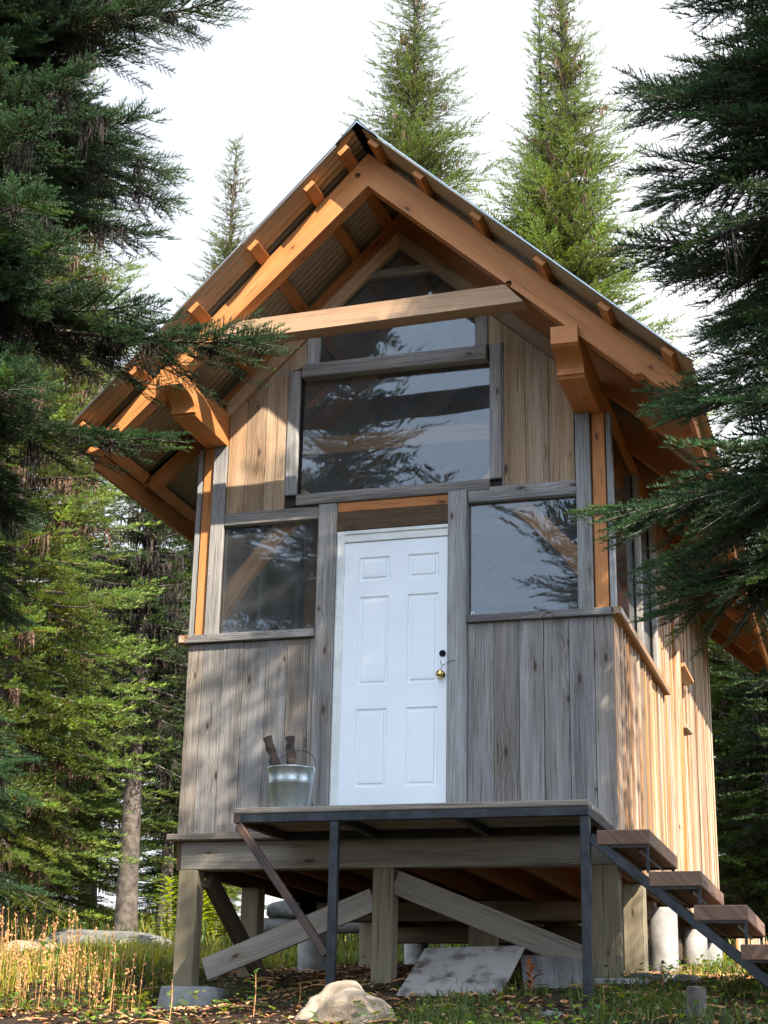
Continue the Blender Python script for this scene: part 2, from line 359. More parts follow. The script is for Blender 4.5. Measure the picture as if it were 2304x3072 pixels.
# ------------------------------------------------------------------ cabin
cab = tag(empty('cabin', (-.42, 0, -1.06)), 'tall narrow timber cabin with a steep corrugated roof, raised on posts above the slope', 'cabin')
XL, XR, YB = -2.06, 1.215, 7.1
XA = -.42                                              # ridge
def up_l(x): return 4.972+1.02*(x-XA)                  # top of rafters, left and right slope
def up_r(x): return 4.972-.918*(x-XA)
def lo_l(x): return 4.690+.955*(x-XA)
def lo_r(x): return 4.690-.902*(x-XA)
aL, aR = math.atan(1.0), -math.atan(.91)

# footings, posts, piers
def taper(name, mat, cx, cy, z0, z1, w0, w1, parent=cab, n=4):
    v, f = lathe([(0.001, z0), (w0*.707, z0), (w1*.707, z1-.015), (w1*.66, z1), (.001, z1)], n)
    if n == 4:
        a = math.pi/4; v = np.stack([v[:, 0]*math.cos(a)-v[:, 1]*math.sin(a), v[:, 0]*math.sin(a)+v[:, 1]*math.cos(a), v[:, 2]], 1)
    v = v+np.array([cx, cy, 0]); return rawmesh(name, v, f, mat, parent, smooth=(n > 8))
taper('footing', M['concrete'], -1.90, .10, -1.48, -1.107, .44, .36)
taper('footing', M['concrete'], -.46, .08, -1.4, -1.088, .34, .30)
taper('footing', M['concrete'], 1.17, .10, -1.4, -1.035, .50, .44)
for x0, x1, y0, y1, zb in ((-2.03, -1.88, .0, .14, -1.107), (-.535, -.385, .0, .14, -1.088), (1.015, 1.205, .0, .15, -1.035),
                           (-2.03, -1.88, 1.25, 1.40, -1.10), (1.04, 1.20, 1.25, 1.40, -1.00), (-.47, -.24, 2.55, 2.70, -1.0),
                           (-2.0, -1.85, 4.3, 4.45, -1.0), (-.48, -.3, 5.3, 5.45, -1.0)):
    box('post', M['post'], cab, x0, x1, y0, y1, zb, -.289, g='z', br=random.uniform(.85, 1.05), bevel=.006)
def pier(x, y, r_, z0, z1):
    v, f = lathe([(.001, z0), (r_*1.05, z0), (r_, z0+.12), (r_*.98, (z0+z1)/2), (r_, z1-.02), (r_*.95, z1), (.001, z1)], 28)
    v = v+np.array([x, y, 0]); rawmesh('pier', v, f, M['pier'], cab)
pier(-1.93, 2.75, .135, -1.15, -.5); pier(1.15, 2.70, .125, -1.1, -.345); pier(1.15, 5.1, .12, -.95, -.345); pier(-1.9, 6.0, .13, -1, -.345)
pier(1.12, 6.95, .12, -.8, -.345)
MB().box(-2.03, -1.85, 2.6, 2.9, -.5, -.289, g='y').build('post', M['post'], cab)
# rim beams and floor joists
box('rim_beam', M['beamgray'], cab, -2.02, 1.205, .0, .14, -.288, -.083, g='x', br=.95, wm=.1, bevel=.006)
box('rim_beam', M['brown'], cab, -2.06, -2.022, .02, YB, -.288, -.083, g='y', br=1.1)
box('rim_beam', M['brown'], cab, 1.10, 1.20, .142, YB, -.285, -.083, g='y', br=1.2)
box('rim_beam', M['brown'], cab, -2.02, 1.1, 2.6, 2.75, -.45, -.289, g='x', br=1.5)
box('rim_beam', M['brown'], cab, -2.02, 1.1, 5.3, 5.45, -.45, -.289, g='x', br=1.5)
for i, x in enumerate(np.arange(-1.62, 1.0, .42)):
    box('floor_joist', M['orange'], cab, x, x+.045, .142, YB, -.286, -.087, g='y', br=.35)
box('floor', M['interior'], cab, -2.04, 1.19, .03, YB-.02, -.083, -.035, g='y', br=.7)
b = MB(); x = -1.35
while x < 1.1: b.box(x, x+.135, YB-.03, YB-.005, -.75+random.uniform(-.02, .02), -.287, g='z', br=.8); x += .14
b.build('shade_boards', M['brown'], cab, 0)  # rear boards added to darken the space under the floor
b = MB(); x = 2.6
while x < 6.9: b.box(1.02, 1.04, x, x+.135, -.62+random.uniform(-.02, .02), -.45, g='z', br=.8); x += .14
b.build('shade_boards', M['brown'], cab, 0)  # more added boards along the right side, darkening below the floor
# knee braces below
bm = MB(); bm.beam((-1.80, .055, -.99), (-.54, .055, -.505), (-.058, 0, .15), (0, .045, 0), br=.95, wm=.15); bm.build('brace', M['beamgray'], cab)
bm = MB(); bm.beam((-.38, .045, -.385), (1.01, .045, -.93), (.062, 0, .155), (0, .045, 0), br=.72, wm=.3); bm.build('brace', M['beamgray'], cab)
bm = MB(); bm.beam((-1.855, .16, -.33), (-1.855, 1.42, -1.05), (0, .08, .14), (.05, 0, 0), br=1.0); bm.build('brace', M['brown'], cab)
# bottom ledge board
box('ledge_board', M['beamgray'], cab, -2.115, 1.22, -.075, .02, -.080, -.033, g='x', br=.85, bevel=.006)

# siding: vertical boards, all the boards of one wall area in one mesh
def siding(name, edges, zb, ztop, mat, y=0., warm=(0, .3), brr=(.75, 1.12)):
    b = MB()
    for a, c in zip(edges[:-1], edges[1:]):
        o = random.uniform(-.004, .004); zt = ztop if callable(ztop) else (lambda x: ztop)
        g = .0022; p = [(a+g, zb+random.uniform(0, .004)), (c-g, zb), (c-g, zt(c)), (a+g, zt(a))]
        b.prism(p, 'xz', y-.001+o, y+.024+o, ang=math.pi/2+random.uniform(-.012, .012), br=random.uniform(*brr), wm=random.uniform(*warm))
        for zn in (zb+.06, zb+(min(zt(a), zt(c))-zb)*.52, min(zt(a), zt(c))-.06):
            for xn in (a+.03, c-.03):
                if c-a > .08 and random.random() < .8:
                    q = random.uniform(-.012, .012); b.box(xn-.0035, xn+.0035, y-.004+o, y+o, zn+q-.0035, zn+q+.0035, br=.12, wm=.3)
    return b.build(name, mat, cab, bevel=.0025)
siding('siding', [-2.06, -1.935, -1.767, -1.601, -1.413, -1.245, -1.07, -1.027], -.032, 1.412, M['gray'], warm=(.05, .5), brr=(.70, 1.05))
siding('siding', [.152, .348, .534, .713, .897, 1.078, 1.214], -.032, 1.455, M['gray'], warm=(0, .35), brr=(.62, 1.05))
gl = lambda x: lo_l(x)-.07; gr = lambda x: lo_r(x)-.07
siding('siding', [-1.812, -1.665, -1.5, -1.322], 2.462, gl, M['honey'], warm=(.0, .7), brr=(.85, 1.2))
siding('siding', [.430, .597, .775, .967], 2.505, gr, M['honey'], warm=(.0, .5), brr=(.55, 1.2))
b = MB(); b.prism([(-1.322, 3.625), (-1.182, 3.655), (-1.182, gl(-1.182)), (-1.322, gl(-1.322))], 'xz', -.003, .022, math.pi/2, 1.1, .3).build('siding', M['honey'], cab)
b = MB(); b.prism([(.311, 3.68), (.43, 3.68), (.43, gr(.43)), (.311, gr(.311))], 'xz', -.003, .022, math.pi/2, 1.05, .3).build('siding', M['honey'], cab)
# dark sheathing just behind the boards
for pg in ([(-2.05, -.03), (-1.03, -.03), (-1.03, 1.42), (-2.05, 1.42)], [(.152, -.03), (1.2, -.03), (1.2, 1.45), (.152, 1.45)],
           [(-1.83, 2.45), (-1.2, 2.45), (-1.2, gl(-1.2)), (-1.83, gl(-1.83))], [(.315, 2.49), (.97, 2.49), (.97, gr(.97)), (.315, gr(.315))]):
    MB().prism(pg, 'xz', .03, .045).build('sheathing', M['dark'], cab, 0)
# sills on top of the lower siding
box('window_sill', M['gray'], cab, -2.085, -1.03, -.045, .06, 1.418, 1.482, g='x', br=.85, wm=.05, bevel=.005)
box('window_sill', M['gray'], cab, .158, 1.235, -.045, .06, 1.458, 1.512, g='x', br=.75, wm=.05, bevel=.005)
# door posts
box('door_post', M['gray'], cab, -1.027, -.877, -.030, .05, -.03, 2.468, g='z', br=1.05, wm=.15, bevel=.005)
box('door_post', M['gray'], cab, .004, .152, -.036, .05, -.03, 2.488, g='z', br=1.12, wm=.0, bevel=.005)
# corner posts and trims of the glazed storey
for x0, x1, tx0, tx1, zb, w in ((-2.025, -1.935, -1.928, -1.818, 1.482, 'l'), (1.092, 1.190, .975, 1.083, 1.512, 'r')):
    box('corner_post', M['orange'], cab, x0, x1, .012, .12, zb, 3.03, g='z', br=1.0, wm=.1, bevel=.006)
    box('window_trim', M['gray'], cab, tx0, tx1, -.022, .012, zb+.001, 3.03, g='z', br=1.15, wm=.12 if w == 'l' else .0)
box('corner_trim', M['gray'], cab, 1.200, 1.238, .015, .10, 1.514, 3.03, g='z', br=.95, wm=0)
box('corner_trim', M['gray'], cab, -2.075, -2.035, .015, .10, 1.484, 3.03, g='z', br=.95, wm=0)

# windows: boards round a pane
def window(trims, pane, holes_y=.03, name='window', mat='gray'):
    p = MB(); p.prism(pane, 'xz', holes_y, holes_y+.006); po = p.build('window', M['glass'], cab, 0)
    for t in trims: MB().box(*t[:6], g=t[6], br=t[7], wm=t[8]).build('window_trim', M[mat], po, .005)
    return po
window([(-1.815, -1.029, -.020, .04, 2.357, 2.458, 'x', .95, .2)], [(-1.94, 1.47), (-1.02, 1.47), (-1.02, 2.36), (-1.94, 2.36)])
window([(.156, .974, -.022, .04, 2.392, 2.502, 'x', 1.0, .05)], [(.15, 1.50), (1.1, 1.50), (1.1, 2.40), (.15, 2.40)])
window([(-1.221, .322, -.026, .05, 2.476, 2.566, 'x', 1.1, .25), (-1.320, -1.224, -.020, .02, 2.568, 3.622, 'z', 1.15, .05),
        (.322, .414, -.020, .02, 2.568, 3.675, 'z', 1.15, .1), (.416, .429, -.010, .02, 2.50, 3.675, 'z', .8, .3),
        (-1.200, .306, -.065, .04, 3.538, 3.640, 'x', 1.05, .3), (-1.19, .303, -.035, .04, 3.641, 3.668, 'x', 1.2, .25)],
       [(-1.24, 2.55), (.33, 2.55), (.33, 3.56), (-1.24, 3.56)])
tp = [(-1.09, 3.65), (.22, 3.65), (.22, lo_r(.22)-.05), (XA, 4.62), (-1.09, lo_l(-1.09)-.05)]
window([(-1.178, -1.076, -.018, .03, 3.668, lo_l(-1.12)-.06, 'z', 1.25, .1), (.206, .308, -.018, .03, 3.668, lo_r(.26)-.06, 'z', 1.05, .25),
        (-.75, -.10, -.02, .05, 4.37, 4.435, 'x', .85, .6)], tp)
# gable trim boards on the wall and the rafters they cover
b = MB(); b.prism([(-1.83, lo_l(-1.83)-.085), (XA, lo_l(XA)-.085), (XA, lo_l(XA)+.055), (-1.83, lo_l(-1.83)+.055)], 'xz', -.045, -.006, aL, 1.15, .3).build('gable_trim', M['tan'], cab)
b = MB(); b.prism([(XA, lo_r(XA)-.085), (.99, lo_r(.99)-.085), (.99, lo_r(.99)+.055), (XA, lo_r(XA)+.055)], 'xz', -.045, -.006, aR, .75, .1).build('gable_trim', M['tan'], cab)

# door
d = MB(); d.box(-.811, .002, .025, .045, .0, 2.143, br=1, wm=0); door = d.build('door', M['white'], cab, 0)
pan = []
xsd = [-.811, -.695, -.455, -.311, -.073, .002]; zsd = [.0, .282, .856, 1.034, 1.711, 1.836, 2.022, 2.143]
pv, pf = [], []
def quad(a, b_, c, d_): i = len(pv); pv.extend([a, b_, c, d_]); pf.append((i, i+1, i+2, i+3))
for i in range(5):
    for j in range(7):
        x0, x1, z0, z1 = xsd[i], xsd[i+1], zsd[j], zsd[j+1]; Y = .0
        if i in (1, 3) and j in (1, 3, 5):
            lv = [(0, Y), (.008, Y+.014), (.024, Y+.015), (.029, Y+.004), (.046, Y+.002)]
            for (i0, y0), (i1, y1) in zip(lv[:-1], lv[1:]):
                A = [(x0+i0, y0, z0+i0), (x1-i0, y0, z0+i0), (x1-i0, y0, z1-i0), (x0+i0, y0, z1-i0)]
                B = [(x0+i1, y1, z0+i1), (x1-i1, y1, z0+i1), (x1-i1, y1, z1-i1), (x0+i1, y1, z1-i1)]
                for k in range(4): quad(A[k], A[(k+1) % 4], B[(k+1) % 4], B[k])
            quad(*B)
        else: quad((x0, Y, z0), (x1, Y, z0), (x1, Y, z1), (x0, Y, z1))
for a, c in (((-.811, 0), (-.811, 2.143)), ((.002, 2.143), (.002, 0)), ((-.811, 2.143), (.002, 2.143)), ((.002, 0), (-.811, 0))):
    quad((a[0], 0, a[1]), (c[0], 0, c[1]), (c[0], .025, c[1]), (a[0], .025, a[1]))
face = rawmesh('door_panel', pv, pf, M['white'], None, smooth=False)
par(face, door)
def sphere(c, r_, sc=(1, 1, 1), n=20):
    v, f = lathe([(max(.0005, math.sin(t)*1.), -math.cos(t)) for t in np.linspace(0, math.pi, n//2+1)], n)
    return v*np.array(sc)*r_+np.array(c), f
v, f = lathe([(.001, 0), (.030, 0), (.031, .006), (.016, .012), (.013, .028), (.026, .038), (.029, .052), (.022, .062), (.001, .065)], 24)
kn = np.stack([v[:, 0], -v[:, 2], v[:, 1]], 1); par(rawmesh('doorknob', kn+np.array([-.045, -.001, 1.083]), f[:, ::-1], M['brass']), door)
v, f = lathe([(.001, 0), (.024, 0), (.025, .008), (.020, .012), (.001, .011)], 20)
kn = np.stack([v[:, 0], -v[:, 2], v[:, 1]], 1); par(rawmesh('deadbolt', kn+np.array([-.036, -.001, 1.243]), f[:, ::-1], M['post']), door)
cv, cf = tubes([([(-.05, -.01, 1.19), (-.045, -.02, 1.165), (-.02, -.035, 1.150), (.02, -.05, 1.165), (.055, -.045, 1.178), (.07, -.038, 1.176)], .0022),
                ([(-.045, -.045, 1.10), (-.03, -.05, 1.135), (-.015, -.04, 1.152)], .0022)], 5)
par(rawmesh('wire', cv, cf, M['steel']), door)
df = MB(); df.box(-.876, -.812, -.012, .05, .0, 2.238, g='z', br=1, wm=0); df.box(-.812, .003, -.014, .05, 2.146, 2.238, g='x', br=1, wm=0)
df.box(-.812, .003, -.026, -.014, 2.205, 2.232, g='x', br=1, wm=0); df.box(-.868, -.846, -.020, -.012, .0, 2.2, g='z', br=1, wm=0)
df.build('door_frame', M['trimwhite'], cab, bevel=.004)
box('header_board', M['brown'], cab, -.876, .003, -.016, .05, 2.241, 2.396, g='x', br=1.0, wm=.5, bevel=.006)
box('header_board', M['orange'], cab, -.876, .003, -.006, .05, 2.398, 2.474, g='x', br=1.0, wm=.3)

po = [o for o in cab.children if o.name == 'window.001'][0]
MB().box(.168, .196, .024, .0295, 1.522, 1.552, br=1, wm=0).build('sticker', M['trimwhite'], po, 0); MB().box(.175, .189, .022, .0238, 1.533, 1.541, br=1, wm=0).build('sticker_print', M['dark'], po, 0)
# side walls
def sidewall(X, sgn, y0, y1, zb, zt, name='side_wall', mat='side', warm=(0, .9)):
    b = MB(); y = y0
    while y < y1-.02:
        w_ = random.uniform(.10, .17); e = min(y1, y+w_); o = random.uniform(-.004, .004)
        b.prism([(y+.002, zb+random.uniform(0, .02)), (e-.002, zb+random.uniform(0, .02)), (e-.002, zt), (y+.002, zt)], 'yz', X-.012+o, X+.012+o,
                ang=math.pi/2, br=random.uniform(.50, 1.2), wm=random.uniform(*warm))
        if random.random() < .8: b.box(X+sgn*.012, X+sgn*.030, e-.02, e+.022, zb, zt, g='z', br=random.uniform(.4, 1.15), wm=random.uniform(*warm))
        y = e
    return b.build(name, M[mat], cab, bevel=.002)
sidewall(1.205, 1, .02, 2.42, -.25, 1.455); sidewall(1.205, 1, 2.42, YB, -.25, 3.04)
sidewall(-2.05, -1, .02, 2.42, -.25, 1.42); sidewall(-2.05, -1, 2.42, YB, -.25, 3.04)
box('sill_ledge', M['side'], cab, 1.21, 1.285, -.045, 2.74, 1.459, 1.511, g='y', br=.8, wm=.6)
box('sill_ledge', M['side'], cab, -2.13, -2.05, -.045, 2.74, 1.424, 1.481, g='y', br=.8, wm=.6)
for X, s in ((1.19, 1), (-2.035, -1)):
    p = MB(); p.prism([(.1, 1.5), (2.4, 1.5), (2.4, 3.03), (.1, 3.03)], 'yz', X-.01, X-.004); fr = p.build('side_window', M['glass'], cab, 0)
    for y in (1.40, 2.33):
        b = MB(); b.box(X+s*.005, X+s*.05, y, y+.055, 1.513, 3.03, g='z', br=1.05, wm=.25); b.box(X+s*.005, X+s*.045, y+.0555, y+.115, 1.513, 3.03, g='z', br=.9, wm=.4); b.build('mullion', M['gray'], fr)
box('wall_cleat', M['side'], cab, 1.232, 1.30, 3.40, 3.50, -.2, 2.95, g='z', br=1.0, wm=.8)
b = MB(); b.beam((1.275, 3.50, 1.90), (1.275, 4.25, 1.90), (.12, 0, .02), (0, 0, .035), br=1, wm=.5); b.build('wall_bracket', M['side'], cab)
b = MB(); b.beam((1.275, 3.50, 1.33), (1.275, 4.0, 1.36), (.12, 0, .02), (0, 0, .035), br=1, wm=.5); b.build('wall_bracket', M['side'], cab)
# back wall, inner lining, and inner frame seen through the glass
b = MB(); b.prism([(-2.03, -.03), (1.19, -.03), (1.19, 3.05), (1.19, lo_r(1.19)), (XA, lo_l(XA)), (-2.03, lo_l(-2.03))], 'xz', YB-.06, YB); b.build('back_wall', M['interior'], cab, 0)
b = MB(); b.box(1.16, 1.18, 2.5, YB-.07, -.03, 3.0, g='y', br=.6); b.build('lining', M['interior'], cab, 0)
b = MB(); b.box(-2.02, -2.0, 2.5, YB-.07, -.03, 3.0, g='y', br=.6); b.build('lining', M['interior'], cab, 0)
for x in (-1.99, 1.05):
    for y in (2.36, 4.8): box('inner_post', M['orange'], cab, x, x+.12, y, y+.12, -.03, 3.03, g='z', br=.8)
    box('inner_post', M['orange'], cab, x, x+.11, .125, .20, -.03, 3.03, g='z', br=.9)
for y in (.11, 2.38, 4.8): box('tie_beam', M['orange'], cab, -2.0, 1.17, y, y+.11, 2.94, 3.08, g='x', br=.85)
def kbrace(x0, z0, x1, z1, y):
    """curved knee brace in the front frame"""
    c, w_ = [], .075; n_ = 8; dx, dz = x1-x0, z1-z0; ln = math.hypot(dx, dz); nxv, nzv = -dz/ln, dx/ln
    up_, dn_ = [], []
    for i in range(n_+1):
        t = i/n_; cx, cz = x0+dx*t, z0+dz*t; k = w_*(1.25-.6*math.sin(math.pi*t)); s = 1 if nzv > 0 else -1
        up_.append((cx+s*nxv*w_, cz+s*nzv*w_)); dn_.append((cx-s*nxv*k, cz-s*nzv*k))
    MB().prism(up_+dn_[::-1], 'xz', y, y+.08, math.atan2(dz, dx), 1.5, .1).build('knee_brace', M['orange'], cab)
kbrace(-1.98, 1.62, -1.16, 2.62, .13); kbrace(1.14, 1.72, .26, 2.66, .13)

# top plates that run out as carved corbels
def corbel(x0, x1):
    p = [(-.93, 3.32), (-.93, 3.19), (-.90, 3.175)]
    for i in range(9):
        t = i/8; a = t*math.pi/2; p.append((-.90+.21*math.sin(a)+.0, 3.175-.10*(1-math.cos(a))+.0))
    p += [(-.69, 3.055), (-.665, 3.055), (-.655, 3.035), (-.60, 3.03), (YB+.5, 3.03), (YB+.5, 3.24), (-.05, 3.30)]
    MB().prism(p, 'yz', x0, x1, 0, 1.0, .15).build('top_plate', M['orange'], cab, .006)
corbel(-2.01, -1.82); corbel(.975, 1.165)
# outer truss
def rafL(y0, y1, mat, br, ogee=True, tail=-2.60, name='rafter', dd=0.):
    p = [(XA, up_l(XA)-.002), (XA, lo_l(XA)-dd)]
    if ogee:
        p += [(-2.335, lo_l(-2.335)), (-2.345, lo_l(-2.335)+.045), (-2.375, lo_l(-2.335)+.035), (-2.40, 2.86), (-2.43, 2.80), (-2.50, 2.745), (-2.585, 2.715), (-2.61, up_l(-2.61))]
    else:
        xt = -2.46; p += [(xt, lo_l(xt)-dd), (xt-.09-dd*.5, lo_l(xt)-dd+.10)]; xq = -2.57; p += [(xq, up_l(xq))]
    return MB().prism(p, 'xz', y0, y1, aL, br, .15).build(name, M[mat], cab, .005)
def rafR(y0, y1, mat, br, ogee=True, name='rafter', dd=0.):
    p = [(XA, lo_r(XA)-dd), (XA, up_r(XA)-.002)]
    if ogee: p = [p[0], p[1], (1.87, up_r(1.87)), (1.845, 2.80), (1.75, 2.80), (1.68, 2.84), (1.63, 2.89), (1.60, 2.925), (1.565, 2.925), (1.545, lo_r(1.545))]
    else: p = [p[0], p[1], (1.83, up_r(1.83)), (1.83, up_r(1.83)-.05), (1.70, lo_r(1.70)-dd)]
    return MB().prism(p, 'xz', y0, y1, aR, br, .15).build(name, M[mat], cab, .005)
rafL(-.88, -.76, 'orange', 1.05); rafR(-.88, -.76, 'orange', .95)
for y in (.0, 1.3, 2.6, 3.95, 5.25, 6.6, 7.6):
    rafL(y+.03, y+.12, 'orange', .8, False, dd=.02); rafR(y+.03, y+.12, 'orange', .8, False, dd=.02)
# collar tie of the truss: right end runs under the rafter
b = MB(); b.prism([(-1.60, 3.515), (.775, 3.566), (.64, 3.715), (-1.44, 3.668)], 'xz', -.895, -.745, 0, 1.0, .3).build('collar_tie', M['tan'], cab, .006)
for (x, z) in ((-.50, 4.80), (.665, 3.74)):
    v, f = tube([(x, -.90, z-.02), (x+.01, -.86, z)], [.016, .018], 8); rawmesh('peg', v, f, M['char'], cab)
# purlins
def purl(xc, right):
    a = aR if right else aL; f_ = up_r if right else up_l; d_ = V((math.cos(a), 0, math.sin(a))); n_ = V((-d_.z, 0, d_.x))
    c = V((xc, 0, f_(xc)))+n_*.021
    b = MB(); b.beam(c+V((0, -1.12, 0)), c+V((0, YB+1.0, 0)), d_*.095, n_*.040, br=1.0, wm=.1); b.build('purlin', M['orange'], cab, .003)
for x in (-.53, -.79, -1.22, -1.67, -2.12, -2.53): purl(x, False)
for x in (-.32, .03, .465, .925, 1.37, 1.79): purl(x, True)
# corrugated sheets, ribs run down the slope
def roof(right):
    y0, y1 = -1.17, YB+1.1; per = .068; n_ = int((y1-y0)/per*8); ysr = np.linspace(y0, y1, n_)
    a = aR if right else aL; nn = np.array([-math.sin(a), math.cos(a)])
    xe = 1.93 if right else -2.635; f_ = up_r if right else up_l
    v = []
    for th in (.044, .0465):
        for x in (XA+(.0 if right else -.0), (XA+xe)/2, xe):
            off = th+.007+.007*np.sin((ysr-y0)*2*np.pi/per)
            v.append(np.stack([x+nn[0]*off, ysr, f_(x)+nn[1]*off], 1))
    v = np.concatenate(v); f = []
    for k in (0, 1):
        for r_ in (0, 1):
            b0 = (k*3+r_)*n_
            for i in range(n_-1): f.append((b0+i, b0+i+1, b0+n_+i+1, b0+n_+i))
    for i in range(n_-1):
        f.append((2*n_+i, 2*n_+i+1, 5*n_+i+1, 5*n_+i)); f.append((i, i+1, 3*n_+i+1, 3*n_+i))
    for e in (0, n_-1):
        for r_ in (0, 1): f.append((r_*n_+e, (r_+1)*n_+e, (4+r_)*n_+e, (3+r_)*n_+e))
    return rawmesh('roof_sheet', v, f, M['metal'], cab, smooth=False)
roof(False); roof(True)
rc = MB(); rc.prism([(XA-.16, up_l(XA-.16)+.085), (XA, 5.082), (XA+.16, up_r(XA+.16)+.085), (XA+.16, up_r(XA+.16)+.078), (XA, 5.072), (XA-.16, up_l(XA-.16)+.078)], 'xz', -1.19, YB+1.12, br=1).build('ridge_cap', M['steel'], cab, 0)
em = MB(); em.prism([(XA, 5.068), (1.94, up_r(1.94)+.075), (1.94, up_r(1.94)+.062), (XA, 5.055)], 'xz', -1.187, -1.172); em.prism([(XA, 5.068), (-2.645, up_l(-2.645)+.078), (-2.645, up_l(-2.645)+.066), (XA, 5.055)], 'xz', -1.187, -1.172)
em.build('rake_edge', M['galv'], cab, 0)
b = MB(); b.beam((-2.60, -.72, 2.715), (-2.60, YB+.9, 2.715), (0, 0, .15), (.035, 0, 0), br=.8, wm=.2); b.build('fascia', M['orange'], cab)
b = MB(); b.beam((1.865, -.72, 2.80), (1.865, YB+.9, 2.80), (0, 0, .12), (.035, 0, 0), br=.9, wm=.2); b.build('fascia', M['orange'], cab)

# ------------------------------------------------------------------ porch and stairs
por = tag(empty('porch', (0, -.55, -1.15)), 'plank landing on a dark steel frame with open stairs at the white door', 'porch')
y = -1.03; k = 0; db = [] 
while y < -.09:
    w_ = .138; x0 = -1.203+random.uniform(-.004, .004) if k else -1.203; x1 = 1.190+(random.uniform(-.012, .006) if k else 0)
    box('deck_board', M['beamgray'], por, x0, x1, y+.002, y+w_-.004, -.041, -.001, g='x', br=.95 if k == 0 else random.uniform(.8, 1.1), wm=.25, bevel=.007); y += w_; k += 1
b = MB(); b.box(-1.15, 1.188, -1.027, -.977, -.101, -.043, g='x', br=1, wm=0); b.box(1.138, 1.188, -.976, -.08, -.101, -.043, g='y'); b.box(-.505, -.455, -.976, -.08, -.101, -.043, g='y')
b.box(-1.15, 1.188, -.128, -.079, -.102, -.044, g='x'); b.box(.30, .35, -.976, -.13, -.101, -.043, g='y')
b.build('steel_frame', M['steel'], por, .004)
b = MB(); b.box(-1.196, -1.146, -1.029, -.08, -.102, -.043, g='y'); b.build('steel_frame', M['rust'], por, .004)
box('leg', M['steel'], por, 1.130, 1.190, -1.028, -.970, -1.235, -.103, g='z', bevel=.004)
box('leg', M['steel'], por, -.516, -.460, -1.028, -.972, -1.22, -.103, g='z', bevel=.004)
b = MB(); b.beam((-1.165, -1.0, -.11), (-.52, -1.0, -.945), (.040, 0, .031), (0, .05, 0)); b.build('diagonal_brace', M['rust'], por, .004)
b = MB(); b.beam((1.192, -1.0, -.235), (2.75, -1.0, -1.53), (.036, 0, .046), (0, .05, 0)); b.build('stringer', M['steel'], por, .004)
b = MB(); b.beam((1.192, .28, -.235), (2.75, .28, -1.53), (.036, 0, .046), (0, .05, 0)); b.build('stringer', M['steel'], por, .004)
for i, (x0, x1, zt) in enumerate(((1.235, 1.564, -.195), (1.549, 1.868, -.450), (1.811, 2.131, -.652), (2.075, 2.40, -.880), (2.34, 2.66, -1.11))):
    t = MB().box(x0, x1, -1.035, .36, zt-.092, zt, g='y', br=random.uniform(.85, 1.1), wm=.3).build('stair_tread', M['tread'], por, .006)
    b = MB()
    for yy in (-1.0, .28):
        b.box(x0+.02, x1-.01, yy-.02, yy+.02, zt-.104, zt-.093, g='x'); b.box(x1-.03, x1-.012, yy-.006, yy+.006, zt-.26, zt-.104, g='z')
    for xx in (x0+.10, x0+.24): b.box(xx, xx+.008, -.9, .2, zt-.12, zt-.093, g='y')
    b.build('tread_bracket', M['steel'], t, 0)

# ------------------------------------------------------------------ bucket and sticks on the landing
bx, by = -.905, -.74
bk = tag(empty('metal_bucket', (bx, by, 0)), 'galvanised metal bucket standing on the landing left of the white door', 'bucket')
prof = [(.001, .004), (.118, .004), (.120, 0), (.1215, .006), (.1435, .150), (.1475, .154), (.1455, .160), (.1495, .166), (.1475, .172), (.158, .232), (.1625, .236), (.1625, .243), (.157, .243), (.154, .236), (.120, .015), (.001, .012)]
v, f = lathe(prof, 48); ang = np.arctan2(v[:, 1], v[:, 0]); v *= np.array([1.03, 1.03, 1.24]); v[:, :2] *= (1-.05*np.exp(-((ang+1.2)/.25)**2)*np.exp(-((v[:, 2]-.09)/.06)**2))[:, None]
rawmesh('body', v+np.array([bx, by, 0]), f, M['galv'], bk)
hp = [(bx+.163*math.cos(t), by+.12*math.sin(t)+.02, .285+.165*math.sin(t)) for t in np.linspace(.05, math.pi-.05, 22)]
v, f = tube(hp, .003, 6); rawmesh('handle', v, f, M['steel'], bk)
v, f = tubes([([(bx+s*.163, by, .27), (bx+s*.165, by, .31)], .009) for s in (-1, 1)], 8); rawmesh('handle_lug', v, f, M['galv'], bk)
def stick(name, base, top, r_, label):
    n_ = 14; p = [V(base).lerp(V(top), i/(n_-1))+V((random.uniform(-.004, .004), random.uniform(-.004, .004), 0)) for i in range(n_)]
    v, f = tube([tuple(q) for q in p], [r_*random.uniform(.82, 1.18) for _ in p], 7)
    c = v[-7:].mean(0); v = np.concatenate([v, [c]]); k_ = len(v)-1
    tri = np.array([(k_-7+j, k_-7+(j+1) % 7, k_, k_) for j in range(7)]); v[:-1] += rng.uniform(-.004, .004, (len(v)-1, 3))
    me = bpy.data.meshes.new(name); me.from_pydata([tuple(q) for q in v], [], [tuple(q) for q in f]+[tuple(q[:3]) for q in tri]); me.materials.append(M['char'])
    o = bpy.data.objects.new(name, me); COL.objects.link(o); tag(o, label, 'firewood', 'charred sticks in the bucket')
stick('firewood', (bx-.02, by+.03, .02), (bx-.205, by+.06, .535), .032, 'charred stick leaning left out of the metal bucket')
stick('firewood', (bx+.01, by+.02, .02), (bx-.035, by+.05, .530), .034, 'charred brown stick standing upright in the metal bucket, beside its handle')

